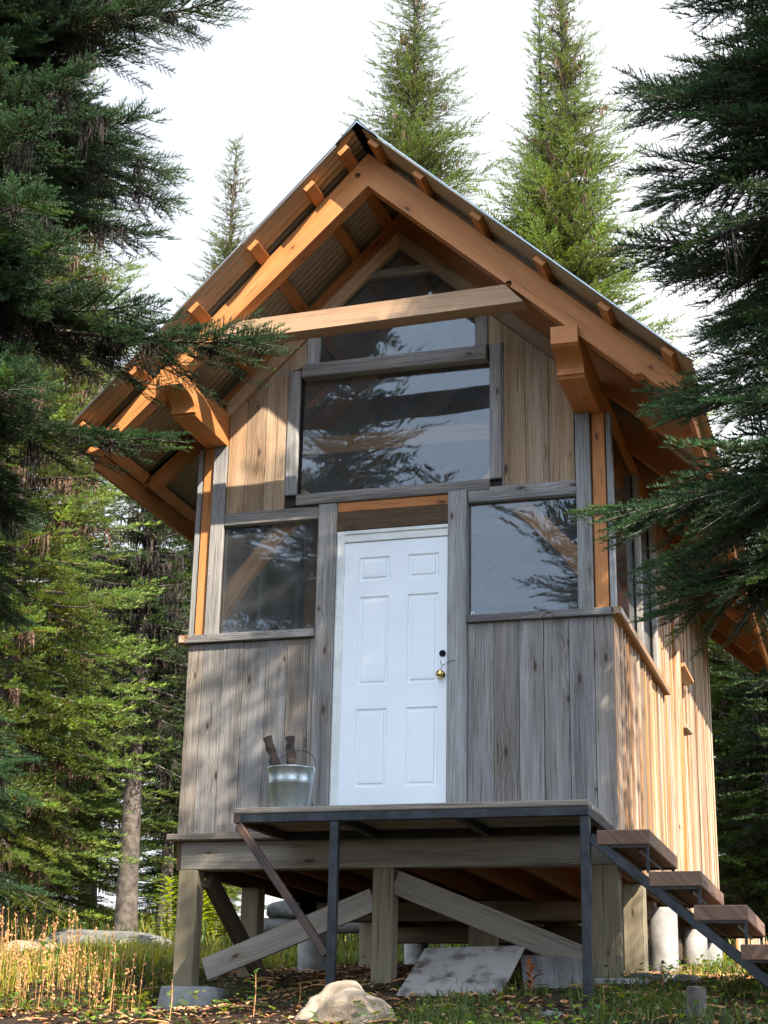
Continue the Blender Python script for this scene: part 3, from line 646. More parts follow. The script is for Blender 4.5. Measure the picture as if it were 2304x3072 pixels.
# ------------------------------------------------------------------ rocks, boards, stake
def rockmesh(name, c, sc, mat, seed, n=36, amp=.22):
    v, f = lathe([(max(.001, math.sin(t)), -math.cos(t)) for t in np.linspace(0, math.pi, n//2)], n)
    o = []
    for p in v:
        q = V(p); s = 1+amp*mn.noise(q*1.3+V((seed, 0, 0)))*1.6+amp*.35*mn.noise(q*3.7+V((0, seed, 0)))+.02*mn.noise(q*11)
        q = V((math.copysign(abs(q.x)**.8, q.x), math.copysign(abs(q.y)**.8, q.y), math.copysign(abs(q.z)**.85, q.z)))*s
        o.append((c[0]+q.x*sc[0], c[1]+q.y*sc[1], c[2]+q.z*sc[2]))
    return rawmesh(name, o, f, mat)
tag(rockmesh('boulder', (-.14, -1.78, -1.50), (.27, .24, .33), M['rock'], 4.2, 64, .22), 'pale rounded sunlit boulder in front of the steel porch legs', 'boulder')
tag(rockmesh('boulder', (-6.1, 5.2, -.62), (.38, .3, .17), M['rock'], 1.2), 'bright sunlit pale rock among the dry grass left of the cabin', 'boulder')
tag(rockmesh('boulder', (-6.4, 7.5, -.42), (.95, .6, .24), M['grayrock'], 7.7), 'long low gray rock hump behind the dry grass', 'boulder')
tag(rockmesh('stone', (1.02, -1.55, -1.33), (.10, .08, .05), M['grayrock'], 2.2, 20), 'small gray-green stone lying in the grass beside the right steel leg', 'stone')
tag(rockmesh('stone', (.72, -1.58, -1.34), (.04, .035, .03), M['rock'], 5.2, 16), 'little whitish stone in the litter below the plywood sheet', 'stone')
tag(rockmesh('stone', (1.42, .35, -1.05), (.30, .2, .07), M['grayrock'], 9.1, 24), 'flat gray slab on the soil beside the right corner post', 'stone')
b = MB(); b.beam((.235, -.10, -.84), (.190, -.78, -1.235), (.70, 0, .02), (0, .006, -.010), br=1); o = b.build('plywood_sheet', M['ply'], None, .002)
tag(o, 'mud-stained pale plywood sheet leaning on the slope below the porch', 'board')
b = MB(); b.beam((.74, -.02, -.90), (.86, -.46, -1.18), (.42, 0, -.02), (0, .010, -.015), br=.7, wm=.1); o = b.build('scrap_board', M['gray'], None, .002)
tag(o, 'gray weathered board lying against the slope behind the plywood sheet', 'board')
sv, sf = [], []
v, f = tube([(1.86, -1.6, -1.42), (1.865, -1.6, -1.3), (1.87, -1.6, -1.15)], [.055, .054, .052], 14)
c = len(v); v = np.concatenate([v, [(1.87, -1.6, -1.142)]]); v[:-1] += rng.uniform(-.003, .003, (c, 3))
me = bpy.data.meshes.new('wooden_stake'); me.from_pydata([tuple(q) for q in v], [], [tuple(q) for q in f]+[(c-14+j, c-14+(j+1) % 14, c) for j in range(14)]); me.materials.append(M['bark'])
o = bpy.data.objects.new('wooden_stake', me); COL.objects.link(o); tag(o, 'short round sawn-off stake standing in the green plants at right', 'stake')

# ------------------------------------------------------------------ conifers
def frames(t, roll, nrm=np.array([0, 0, 1.])):
    """rotation matrices with x axis along t (k,3) and z near nrm, rolled"""
    t = t/np.linalg.norm(t, axis=1)[:, None]
    y_ = np.cross(np.broadcast_to(nrm, t.shape), t); n_ = np.linalg.norm(y_, axis=1)[:, None]
    y_ = np.where(n_ < .05, np.array([0, 1., 0]), y_/(n_+1e-9)); z_ = np.cross(t, y_)
    c, s_ = np.cos(roll)[:, None], np.sin(roll)[:, None]
    y2, z2 = c*y_+s_*z_, -s_*y_+c*z_
    return np.stack([t, y2, z2], 2)
def twig(n, Lt, nl, nw, up_=.35, flat=False):
    """needled shoot along +x: triangles (n,3,3) and colours"""
    x = np.linspace(.02, 1, n)*Lt; a = rng.uniform(-np.pi, np.pi, n)
    a = np.where(np.sin(a) < -up_, -a, a)                # fewer needles underneath
    fwd = rng.uniform(.35, .75, n); fwd[-max(3, n//8):] = rng.uniform(.8, 1.2, max(3, n//8))
    d_ = np.stack([fwd, np.cos(a), np.sin(a)], 1); d_ /= np.linalg.norm(d_, axis=1)[:, None]
    ln = nl*rng.uniform(.75, 1.15, n)*np.clip(np.sin(np.linspace(.5, 2.6, n))*1.15, .6, 1)
    p = np.stack([x, np.zeros(n), np.zeros(n)], 1); sd = np.cross(d_, (np.array([0, 0, 1.])+rng.normal(size=(n, 3))*.45) if flat else rng.normal(size=(n, 3))); sd /= np.linalg.norm(sd, axis=1)[:, None]
    tip = p+d_*ln[:, None]; tip[:, 2] += ln*.18
    tri = np.stack([p-sd*nw/2, p+sd*nw/2, tip], 1)
    col = np.ones((n, 3))*rng.uniform(.8, 1.2, (n, 1))
    nw = min(nw, .006); st = np.array([[[0, nw, 0], [0, -nw, 0], [Lt, 0, 0]], [[0, 0, nw], [0, 0, -nw], [Lt, 0, 0]]])
    tri = np.concatenate([tri, st]); col = np.concatenate([col, np.array([[1.3, .55, .5]]*2)])
    return tri, col
def place(tri, col, Rm, T, S, tint):
    """copies of a triangle set"""
    v = np.einsum('kij,ntj->knti', Rm*S[:, None, None], tri)+T[:, None, None, :]
    c = col[None]*tint[:, None, :]
    return v.reshape(-1, 3, 3), c.reshape(-1, 3)
def spray(Lx, step, tl, tw, fan=.9):
    """flat spray: shoots left and right of an axis along +x"""
    V_, C_ = [], []
    n = int(Lx/step); xs_ = np.linspace(.12, .97, n)*Lx
    for sd in (-1, 1):
        x = xs_+rng.uniform(-.3, .3, n)*step; ln = tl*(1.05-.62*xs_/Lx)*rng.uniform(.75, 1.2, n)
        ang = rng.uniform(.65, 1.0, n)*fan
        t = np.stack([np.cos(ang), sd*np.sin(ang), rng.uniform(-.10, .25, n)], 1)
        T = np.stack([x, np.zeros(n), .02*np.sin(x*9)], 1)
        k = rng.integers(0, len(tw), n)
        for q in range(len(tw)):
            mk = k == q
            if mk.any():
                a, b_ = place(*tw[q], frames(t[mk], rng.uniform(-.5, .5, mk.sum())), T[mk], ln[mk]/tl, rng.uniform(.85, 1.15, (mk.sum(), 1))*np.ones((1, 3)))
                V_.append(a); C_.append(b_)
    t = np.array([[1, 0, .1], [1, .1, .15]]); T = np.array([[Lx*.55, 0, 0], [Lx*.9, 0, 0]])
    a, b_ = place(*tw[0], frames(t, np.zeros(2)), T, np.array([1.1, .9]), np.ones((2, 3))*1.1); V_.append(a); C_.append(b_)
    nw = .004; V_.append(np.array([[[0, nw, 0], [0, -nw, 0], [Lx, 0, 0]]])); C_.append(np.array([[1.2, .5, .45]]))
    return np.concatenate(V_), np.concatenate(C_)
def trisout(name, V_, C_, mat, parent):
    v = np.concatenate(V_).reshape(-1, 3); c = np.repeat(np.concatenate(C_), 3, axis=0)
    f = np.arange(len(v)).reshape(-1, 3); return rawmesh(name, v, f, mat, parent, smooth=False, fc=c)
# shoots at two levels of detail
TW_HI = [twig(54, .11, .024, .0042) for _ in range(5)]
TW_MD = [twig(24, .11, .026, .0068) for _ in range(4)]
TW_LO = [twig(11, .16, .055, .024, flat=True) for _ in range(4)]
SP_HI = [spray(l_, .034, .12, TW_HI) for l_ in (.25, .25, .42, .42, .60, .60)]
SP_MD = [spray(.46, .042, .13, TW_MD) for _ in range(5)]
SP_LO = [spray(.62, .080, .22, TW_LO) for _ in range(5)]
def curve3(Lb, z0, el0, droop, az=0., side=0., ns=11):
    s_ = np.linspace(0, 1, ns); h = Lb*s_; dz = Lb*(math.tan(el0)*s_*.6-droop*(s_**1.5)+.36*droop*s_**4)
    sc_ = side*Lb*s_**2
    return s_, np.stack([math.cos(az)*h-math.sin(az)*sc_, math.sin(az)*h+math.cos(az)*sc_, z0+dz], 1)
def limbmesh(name, Lb, mat, lich, seed, lmat='lichen', droop=.4):
    """one finely needled limb growing along +x: needles, wood and hanging lichen in one mesh"""
    global rng; keep = rng; rng = np.random.default_rng(seed)
    s_, P_ = curve3(Lb, 0, .22, droop, 0, rng.uniform(-.12, .12)); VV, CC = [], []
    m_ = int(Lb*.92/.035); q = np.linspace(.10, .985, m_); sgn = np.where(np.arange(m_) % 2 == 0, 1, -1)
    pos = np.stack([np.interp(q, s_, P_[:, i]) for i in range(3)], 1)
    tg = np.stack([np.interp(q, s_, np.gradient(P_[:, i], s_)) for i in range(3)], 1); tg /= np.linalg.norm(tg, axis=1)[:, None]
    sd = np.cross(tg, [0, 0, 1.]); sd /= np.linalg.norm(sd, axis=1)[:, None]
    an = rng.uniform(.6, 1.1, m_)*(1-.45*q); dr = tg*np.cos(an)[:, None]+sd*(sgn*np.sin(an))[:, None]; dr[:, 2] += rng.uniform(-.42, .16, m_)
    ln = np.clip(Lb*(.56-.42*q), .16, .78)*rng.uniform(.7, 1.2, m_)*np.clip(.45+q*2.2, 0, 1)
    dr = np.concatenate([dr, tg[-1:]]); pos = np.concatenate([pos, pos[-1:]]); ln = np.append(ln, .25)
    kk = np.where(ln < .28, rng.integers(0, 2, m_+1), np.where(ln < .48, rng.integers(2, 4, m_+1), rng.integers(4, 6, m_+1)))
    base = np.array([.25, .25, .42, .42, .60, .60])
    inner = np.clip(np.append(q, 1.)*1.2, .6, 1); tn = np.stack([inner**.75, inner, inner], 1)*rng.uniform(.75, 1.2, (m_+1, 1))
    yl = rng.random((m_+1, 1)) < .12; tn = np.where(yl, tn*np.array([[2.0, 1.8, 1.0]]), tn)
    for g_ in range(6):
        mk = kk == g_
        if mk.any():
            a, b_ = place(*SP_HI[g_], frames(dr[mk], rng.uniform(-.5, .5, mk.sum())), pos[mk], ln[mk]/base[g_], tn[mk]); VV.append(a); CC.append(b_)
    fv = np.concatenate(VV).reshape(-1, 3); fcn = np.repeat(np.concatenate(CC), 3, axis=0)
    # side wood under the sprays
    LB = [(P_, np.linspace(.010+.009*Lb, .003, len(P_)))]+[(np.stack([pos[i]+dr[i]/np.linalg.norm(dr[i])*ln[i]*t for t in (0, .5, .95)]), [.005, .003, .002]) for i in range(m_)]
    wv, wf = tubes(LB, 5)
    lv = np.zeros((0, 3))
    if lich:
        nc = max(1, int(13*Lb*lich)); T_ = []
        for c in range(nc):
            qq = rng.uniform(.05, .9)**1.15; c0 = np.array([np.interp(qq, s_, P_[:, i]) for i in range(3)])+rng.normal(size=3)*np.array([.05, .09, .01])
            k = int(rng.integers(18, 110)); big = rng.random()**2.6*.36+.05
            p0 = c0+rng.normal(size=(k, 3))*np.array([.022, .022, .012])*(1+big); l_ = big*rng.uniform(.08, 1.15, k)**1.4; w_ = rng.uniform(.0012, .0050, k)
            aa = rng.uniform(0, 6.28, k); sdv = np.stack([np.cos(aa), np.sin(aa), 0*aa], 1)*w_[:, None]
            tip = p0+np.stack([rng.normal(size=k)*.02, rng.normal(size=k)*.02, -l_], 1); mid = (p0+tip)/2+rng.normal(size=(k, 3))*.008
            T_.append(np.stack([p0-sdv*.6, p0+sdv*.6, mid+sdv], 1)); T_.append(np.stack([p0-sdv*.6, mid+sdv, mid-sdv], 1)); T_.append(np.stack([mid-sdv, mid+sdv, tip], 1))
        lv = np.concatenate(T_).reshape(-1, 3)
    q1 = wf; wt = np.concatenate([q1[:, [0, 1, 2]], q1[:, [0, 2, 3]]])
    v = np.concatenate([fv, wv, lv]); nf, nw_ = len(fv), len(wv)
    f = np.concatenate([np.arange(nf).reshape(-1, 3), wt+nf, np.arange(len(lv)).reshape(-1, 3)+nf+nw_]) if len(lv) else np.concatenate([np.arange(nf).reshape(-1, 3), wt+nf])
    fc = np.ones((len(v), 3)); fc[:nf] = fcn
    o = rawmesh(name, v, f, M[mat], None, smooth=False, fc=fc); me = o.data; me.materials.append(M['bark']); me.materials.append(M[lmat])
    mi = np.zeros(len(f), 'i'); mi[nf//3:nf//3+len(wt)] = 1; mi[nf//3+len(wt):] = 2; me.polygons.foreach_set('material_index', mi)
    bpy.data.objects.remove(o); rng = keep
    return me
_vm = Matrix(m).inverted()
def inview(p, mg=1.3):
    q = _vm @ V(p); return q.z < -.5 and abs(q.x/-q.z)*4768.2 < 1152*mg and abs(q.y/-q.z)*4768.2 < 1536*(mg*.95)
def fir(name, loc, H, r0, zb, mat, label, group=None, limbs=None, extra=(), spacing=.32, nwh=6, droop=.35, rad=None, lich=0, trunk_r=.14, parts=True,
        taper=.9, base_dark=.75, seed=0, azfilter=None, bark='bark', lmat='lichen', dens=1.0, cat='fir tree', tip=.02, sprs=1.0):
    """a conifer: tapered trunk, whorled limbs, needled crown. hi(z, az) -> 2 fine, 1 medium, 0 coarse"""
    global rng; keep = rng; rng = np.random.default_rng(seed+101)
    root = tag(empty(name, loc), label, cat, group)
    zs = np.linspace(-.4, H*.985, 14); bend = .03*np.sin(zs*.5+seed)
    tp_ = np.stack([bend, .6*bend, zs], 1); rr = trunk_r*(1-zs/H*.97)**.8; rr[0] *= 1.5; rr[1] = rr[1]*1.1
    v, f = tube(tp_, np.clip(rr, .008, 1), 12)
    to = rawmesh('trunk', v, f, M[bark]); to.parent = root
    LB, VV, CC, LV, LC = [], [], [], [], []; LIMBS = []
    z = zb
    while z < H-.12:
        rel = (z-zb)/(H-zb); rmax = r0*(1-rel)**taper+tip if rad is None else rad(z)
        lowf = min(1, .72+rel*4)
        nb = max(4, int(nwh*(1.0 if rel < .8 else .8)))
        a0 = rng.uniform(0, 6.28)
        for k in range(nb):
            if rng.random() > dens: continue
            az = a0+k*2*np.pi/nb+rng.uniform(-.35, .35); Lb = rmax*rng.uniform(.55, 1.2)*lowf*(1+.14*math.sin(z*2.3+seed)*math.sin(az+z))
            if azfilter and not azfilter(z, az % 6.2832, Lb): continue
            el0 = .30+.5*rel-droop*.6*(1-rel); zz = z+rng.uniform(-.12, .12)
            ns = 9; s_ = np.linspace(0, 1, ns); h = Lb*s_; dz = Lb*(math.tan(el0)*s_*.6-droop*(s_**1.5)*(1-rel*.7)+.30*droop*s_**4*1.2)
            sidec = rng.uniform(-.10, .10)*Lb*s_**2
            P_ = np.stack([math.cos(az)*h-math.sin(az)*sidec, math.sin(az)*h+math.cos(az)*sidec, zz+dz], 1)
            core = False
            if limbs and len(LIMBS) < 99 and any(inview(V(loc)+V((math.cos(az)*Lb*t, math.sin(az)*Lb*t, zz-.1*Lb))) for t in (.5, 1.0)) and math.cos(az-limbs[1]) > -.45:
                LIMBS.append((zz, az, Lb, el0)); core = True
            lod = 0
            if Lb > .25 and not core: LB.append((P_[:-1], np.linspace(.012+.011*Lb, .004, ns-1)))
            nearv = limbs and any(inview(V(loc)+V((math.cos(az)*Lb*t, math.sin(az)*Lb*t, zz-.1*Lb)), 1.15) for t in (.5, 1.0))
            SP, sl_ = (SP_MD, .46) if nearv else (SP_LO, .62)
            stp = (.085 if nearv else .125)/sprs; m_ = max(2, int(Lb*.86/stp))
            q = np.linspace(.08, .66 if core else .98, m_); sgn = np.where(np.arange(m_) % 2 == 0, 1, -1)
            pos = np.stack([np.interp(q, s_, P_[:, i]) for i in range(3)], 1)
            tg = np.stack([np.interp(q, s_, np.gradient(P_[:, i], s_)) for i in range(3)], 1); tg /= np.linalg.norm(tg, axis=1)[:, None]
            sd = np.cross(tg, [0, 0, 1.]); sd /= np.linalg.norm(sd, axis=1)[:, None]+1e-9
            an = rng.uniform(.65, 1.05, m_)*(1-.45*q)
            dr = tg*np.cos(an)[:, None]+sd*(sgn*np.sin(an))[:, None]; dr[:, 2] += rng.uniform(-.30, .12, m_)
            SS = np.clip(Lb*(.62-.42*q)/sl_, .28, 1.15)*rng.uniform(.8, 1.2, m_)
            dr = np.concatenate([dr, tg[-1:]]); pos = np.concatenate([pos, pos[-1:]]); SS = np.append(SS, np.clip(.35*Lb/sl_, .4, .8)*(.3 if core else 1))
            inner = np.clip(np.append(q, 1.)*1.3, base_dark, 1)     # needles get darker and a little browner towards the trunk
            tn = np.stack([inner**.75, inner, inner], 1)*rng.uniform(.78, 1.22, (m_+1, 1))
            yl = rng.random((m_+1, 1)) < .10; tn = np.where(yl, tn*np.array([[1.35, 1.3, .9]]), tn)
            kk = rng.integers(0, len(SP), m_+1)
            for g_ in range(len(SP)):
                mk = kk == g_
                if mk.any():
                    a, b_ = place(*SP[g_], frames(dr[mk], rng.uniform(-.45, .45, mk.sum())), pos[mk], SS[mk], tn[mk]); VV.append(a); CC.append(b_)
            if lich and rng.random() < lich:
                nl_ = int(Lb*(150 if lod else 55)); qq = rng.uniform(.08, .85, nl_)**1.2; pp = np.stack([np.interp(qq, s_, P_[:, i]) for i in range(3)], 1)
                cl = np.round(qq*5)/5; pp[:, :2] += rng.normal(size=(nl_, 2))*.035
                ll = rng.uniform(.06, .32, nl_)*(1.1-.6*qq)*(.5+rng.random(7)[np.clip((qq*7).astype(int), 0, 6)]*1.3)
                wd = (.004 if lod else .016); e_ = rng.normal(size=(nl_, 3))*.012; e_[:, 2] = -ll
                sd_ = np.stack([np.cos(rng.uniform(0, 6.28, nl_)), np.sin(rng.uniform(0, 6.28, nl_)), np.zeros(nl_)], 1)*wd
                LV.append(np.stack([pp-sd_, pp+sd_, pp+e_*np.array([3, 3, 1.])], 1)); LC.append(np.ones((nl_, 3)))
        z += spacing*(1-.45*rel)*rng.uniform(.85, 1.15)
    top = np.array([[0, 0, 1.]]); a, b_ = place(*SP_LO[0], frames(top, np.zeros(1), np.array([1., 0, 0])), np.array([[bend[-1], .6*bend[-1], H-.35]]), np.array([.7]), np.ones((1, 3))); VV.append(a); CC.append(b_)
    if LB: v, f = tubes(LB, 5); lo_ = rawmesh('limbs', v, f, M[bark]); lo_.parent = root
    co = trisout('crown', VV, CC, M[mat], None); co.parent = root
    if LV: lo2 = trisout('lichen', LV, LC, M[lmat], None); lo2.parent = root
    for (zz, az, Lb, el) in LIMBS+list(extra):
        ml = min(limbs[0], key=lambda t: abs(t[0]-Lb*rng.uniform(.9, 1.1))); sc_ = Lb/ml[0]
        o = bpy.data.objects.new('limb', ml[1]); COL.objects.link(o); o.parent = root; o.location = (0, 0, zz)
        o.rotation_euler = (rng.uniform(-.25, .25), rng.uniform(-.10, .16)-(el-.3)*.5, az); o.scale = (sc_, sc_*rng.choice([-1, 1])*rng.uniform(.9, 1.1), sc_)
    rng = keep
    return root
def copyfir(src, loc, sc, rz, label):
    r_ = src.copy(); COL.objects.link(r_); r_.location = loc; r_.scale = sc; r_.rotation_euler = (0, 0, rz); r_['label'] = label
    for ch in src.children:
        c = ch.copy(); COL.objects.link(c); c.parent = r_
    return r_
def at(x, y, dz=0): return (x, y, gzc(x, y)+dz)

# near trees: the one at right hangs its limbs in front of the roof and shades the front wall
def r_right(z): return float(np.interp(z, [.5, 2.5, 4.2, 5.2, 6.5, 8.0, 9.2], [1.58, 1.58, 1.42, 1.36, 1.08, .70, .1]))
LR = [(l_, limbmesh('limb', l_, 'fir_near', .06, 40+i, droop=.42)) for i, l_ in enumerate((.7, 1.0, 1.3, 1.5, 1.7, 1.9))]
LL = [(l_, limbmesh('limb', l_, 'fir_near', .8, 60+i, droop=.36)) for i, l_ in enumerate((.8, 1.1, 1.4, 1.7, 1.9, 2.4))]
TR = at(3.62, -3.6)
fir('fir_tree', TR, 10.9, 1.9, 2.5, 'fir_near', 'tall dark fir at the right edge, its limbs hanging over the right eave', limbs=(LR, 3.5),
    rad=lambda z: r_right(z-1.6), spacing=.20, nwh=8, droop=.42, lich=0, trunk_r=.17, seed=3, extra=[(3.15, 3.15, 1.66, .2), (2.7, 3.05, 1.55, .2), (4.3, 2.9, 1.45, .2)], azfilter=lambda z, a, l: not (z < 4.9 and abs(a-3.96) < .42))
def r_left(z):
    z = z-1.3
    if z < 1.5: return 1.15
    if z < 3.1: return 1.45
    if z < 4.0: return 1.7
    return 1.62-.06*(z-4) if z < 9 else 1.4*max(.05, (14-z)/5)
fir('fir_tree', at(-3.45, -1.9), 15, 2.4, 1.1, 'fir_near', 'big blue-green fir at the left edge, dark lichen hanging from its limbs',
    limbs=(LL, -.4), rad=r_left, spacing=.25, nwh=7, droop=.42, lich=0, trunk_r=.22, seed=5,
    extra=[(4.62, -.05, 2.5, .3), (3.95, -.2, 1.95, .2), (3.9, -.5, 1.8, .2), (7.1, -.1, 2.1, .3)],
    azfilter=lambda z, a, l: not (2.1 < z < 4.1 and math.cos(a) > .3) and not (3.2 < z < 5.6 and .15 < a < 1.3 and l > 1.1))

# trees that stand beside and behind the camera: the young fir is added for shade, the other two show in the glass
fir('fir_tree', at(4.35, -4.9), 5.0, 1.5, .5, 'fir_dark', 'unseen young fir added outside the right edge to shade the slope and stairs', spacing=.3, nwh=8, taper=.6, seed=24)
fir('fir_tree', at(-5.5, -14.0), 17.0, 2.6, 1.0, 'fir_dark', 'spreading fir down the slope, mirrored in the large front window', spacing=.32, nwh=8, taper=.75, seed=22)
fir('fir_tree', at(-.6, -14.5), 15.5, 3.3, 1.0, 'fir_dark', 'fir down the slope, its limbs mirrored in the small right window', spacing=.45, nwh=7, taper=.75, seed=23)

# forest behind: four kinds of fir, each built once, the others copies turned and scaled
def lab(t): return t
_ = 0
spA = fir('fir_tree', at(-4.85, 15.5), 21.2, 2.6, 4.0, 'fir_mid', 'tall sunlit spire fir directly behind the roof ridge', 'firs behind the cabin', spacing=.42, nwh=11, droop=.30, taper=.9, sprs=1.5, lich=.2, lmat='lichenb', seed=31, trunk_r=.22, base_dark=.6)
spB = fir('fir_tree', at(-1.72, 15.0), 20.2, 2.6, 4.0, 'fir_mid', 'tallest part of the twin sunlit spire firs right of the ridge', 'firs behind the cabin', spacing=.44, nwh=11, droop=.36, taper=.95, sprs=1.5, lich=.2, lmat='lichenb', seed=32, trunk_r=.22, base_dark=.6)
bushy = fir('fir_tree', at(-7.25, 6.2), 13.5, 1.75, .9, 'fir_mid', 'bright yellow-green fir with full boughs at far left, behind the lichen-hung fir', 'firs behind the cabin', spacing=.30, nwh=7, droop=.5, taper=.6, sprs=1.15, lich=.5, lmat='lichenb', seed=33, trunk_r=.16, base_dark=.6)
dark = fir('fir_tree', at(-6.75, 8.9), 8.2, 1.35, 2.6, 'fir_dark', 'dark fir with a bare gray lower trunk, left of the cabin corner', 'firs behind the cabin', spacing=.26, nwh=7, droop=.55, taper=.55, lich=.9, lmat='lichen', seed=34, trunk_r=.15, base_dark=.6)
F_ = [
 (spB, -2.25, 15.4, .92, .62, 1.1, 'shorter leader of the twin spire firs, just left of the tallest one'),
 (spA, -9.75, 18.0, .82, .90, 2.2, 'slim pointed fir rising just above the left roof slope'),
 (bushy, -8.9, 10.5, .80, 1.0, 2.0, 'second bright fir, behind the yellow-green one at far left'),
 (dark, -7.6, 12.0, .62, .9, 1.2, 'thin fir with a pinkish sunlit trunk right behind the bare gray trunk'),
 (bushy, -7.6, 13.5, .40, .85, .5, 'low bright bushy fir seen beside the left wall of the cabin'),
 (bushy, -9.0, 15.5, .42, 1.0, 3.4, 'low fir in the gap between the bright fir and the dark one'),
 (bushy, -10.6, 14.0, .50, 1.1, 4.4, 'rounded fir behind the dry golden stalks at left'),
 (dark, -11.5, 17.0, .9, 1.3, 5.0, 'dark fir deep in the forest at far left'),
 (spA, -13.0, 13.0, .75, 1.0, 1.0, 'big fir at the far left edge, behind the sunlit ones'),
 (bushy, -6.6, 17.5, .45, 1.1, 2.8, 'small fir visible under the left eave, behind the dark fir'),
 (bushy, -4.9, 18.5, .35, 1.2, .3, 'low fir glimpsed between the posts under the cabin'),
 (dark, 3.1, 13.0, 1.15, 1.25, .3, 'dark fir beyond the far corner of the right wall'),
 (dark, 4.3, 10.5, 1.05, 1.3, 1.7, 'dense dark fir at the right edge, behind the stairs'),
 (bushy, 2.3, 17.5, .62, 1.2, 2.7, 'green fir between the right wall and the dark firs'),
 (bushy, 4.9, 16.5, .95, 1.2, 4.2, 'tall sun-flecked fir at the far right behind the eave'),
 (dark, 5.9, 14.0, 1.2, 1.3, 5.2, 'large fir beyond the right edge of the roof'),
 (bushy, 3.4, 20.5, .7, 1.3, 1.2, 'fir filling the gap low behind the stairs'),
 (bushy, 7.6, 19.5, .9, 1.3, 3.2, 'fir behind the others at the right edge'),
 (spB, 8.5, 12.5, .8, 1.3, .2, 'broad fir well to the right of the cabin'),
 (dark, 5.2, 24.0, .7, 1.3, 3.9, 'far fir low behind the right-hand forest'),
 (bushy, 3.0, 27.0, .6, 1.4, 5.9, 'distant fir closing the gap behind the stairs'),
 (bushy, 3.6, 14.5, .30, 1.3, 1.9, 'low young fir behind the stairs, nearest the right wall corner'),
 (bushy, 5.4, 18.0, .36, 1.4, 2.9, 'low fir behind the stairs at the right edge'),
 (dark, 4.2, 23.0, .55, 1.4, .9, 'far low fir behind the stairs between two taller ones'),
 (dark, 7.2, 24.0, .6, 1.4, 2.1, 'far low fir past the right edge'),
 (dark, 1.75, 11.5, .75, 1.0, 2.6, 'dark fir just behind the far right corner of the cabin'),
 (bushy, 1.0, 15.0, .62, 1.0, .7, 'fir showing between the right wall and the lowest rafter tails'),
 (dark, 2.45, 9.5, .8, 1.0, 3.7, 'dark fir at the right edge above the lowest stair treads'),
 (bushy, .5, 19.0, .60, 1.2, 4.1, 'fir farther back, low behind the right wall corner'),
 (bushy, 1.6, 18.0, .26, 1.5, 5.6, 'short bushy fir right behind the white piers'),
 (dark, .9, 19.5, .8, 1.2, 4.6, 'fir right behind the cabin, hidden by its walls'),
 (bushy, -2.6, 21.0, .5, 1.3, .9, 'low fir far behind, seen through the posts'),
]
for src, x, y, sz, sw, rz, lb in F_:
    copyfir(src, at(x, y), (sw*sz**.4, sw*sz**.4, sz), rz, lb)

# ------------------------------------------------------------------ ground cover
def blades(name, n, region, hgt, wid, col, mat, lean=.35, dens=None):
    P_ = []
    while sum(len(p) for p in P_) < n:
        x = rng.uniform(region[0], region[1], n*2); y = rng.uniform(region[2], region[3], n*2)
        if dens is not None: k = rng.random(n*2) < dens(x, y); x, y = x[k], y[k]
        P_.append(np.stack([x, y], 1))
    xy = np.concatenate(P_)[:n]; z = np.array([gzc(a, b_) for a, b_ in xy])
    az = rng.uniform(0, 6.28, n); h = hgt*rng.uniform(.4, 1.25, n); w_ = wid*rng.uniform(.6, 1.3, n); ln = h*lean*rng.uniform(.2, 2.0, n)
    d_ = np.stack([np.cos(az), np.sin(az), 0*az], 1); s_ = np.stack([-d_[:, 1], d_[:, 0], 0*az], 1)*w_[:, None]
    b0 = np.stack([xy[:, 0], xy[:, 1], z-.01], 1); m0 = b0+d_*(ln*.35)[:, None]; m0[:, 2] += h*.6; t0 = b0+d_*ln[:, None]; t0[:, 2] += h
    v = np.stack([b0-s_, b0+s_, m0-s_*.7, m0+s_*.7, t0], 1).reshape(-1, 3); i = np.arange(n)*5
    f = np.concatenate([np.stack([i, i+1, i+3], 1), np.stack([i, i+3, i+2], 1), np.stack([i+2, i+3, i+4], 1)])
    c = np.asarray(col)[rng.integers(0, len(col), n)]*rng.uniform(.7, 1.25, (n, 1)); return rawmesh(name, v, f, M[mat], None, False, np.repeat(c, 5, axis=0))
def npat(x, y, sc=.9, s0=0.): return np.array([mn.noise(V((a*sc, b_*sc, s0))) for a, b_ in zip(x, y)])
G1 = [(.6, .65, .6), (.9, .75, .5), (.45, .6, .5), (2.2, 1.4, .7), (1.2, 1.0, .45)]
G2 = [(3.4, 2.0, .9), (3.0, 2.2, 1.2), (1.4, 1.3, .9), (2.4, 1.3, .8)]
dl = lambda x, y: np.where(npat(x, y) > -.15, 1., .25)*np.where((x > -2.2) & (y > -.3), .12, 1.)
tag(blades('grass', 46000, (-9.5, -2.3, -2.2, 9.5), .10, .006, G1, 'grass', .6, dl), 'rough green and yellow grass left of the cabin', 'grass', kind='stuff')
tag(blades('golden_grass', 6000, (-8.5, -2.6, -1.2, 6), .22, .004, G2, 'grass', .35, lambda x, y: np.where(npat(x, y, .7, 4.) > .05, 1., .05)), 'dry golden grass in the sun at the lower left', 'grass', kind='stuff')
tag(blades('far_grass', 26000, (-13, 9, 8, 22), .28, .016, G1, 'grass', .6), 'grass and low herbs on the forest floor behind the cabin', 'grass', kind='stuff')
tag(blades('slope_grass', 6500, (.2, 4.6, -3.0, .2), .11, .004, G1[:3], 'grass', .9, lambda x, y: np.where(npat(x, y, 1.6, 2.) > .02, 1., .12)), 'short green grass and herbs on the slope before the right porch leg', 'grass', kind='stuff')
tag(blades('side_grass', 5000, (1.35, 6, .6, 8), .12, .005, G1, 'grass', .6, lambda x, y: np.where(npat(x, y, .9, 6.) > .0, 1., .1)), 'sunlit grass along the right side of the cabin', 'grass', kind='stuff')
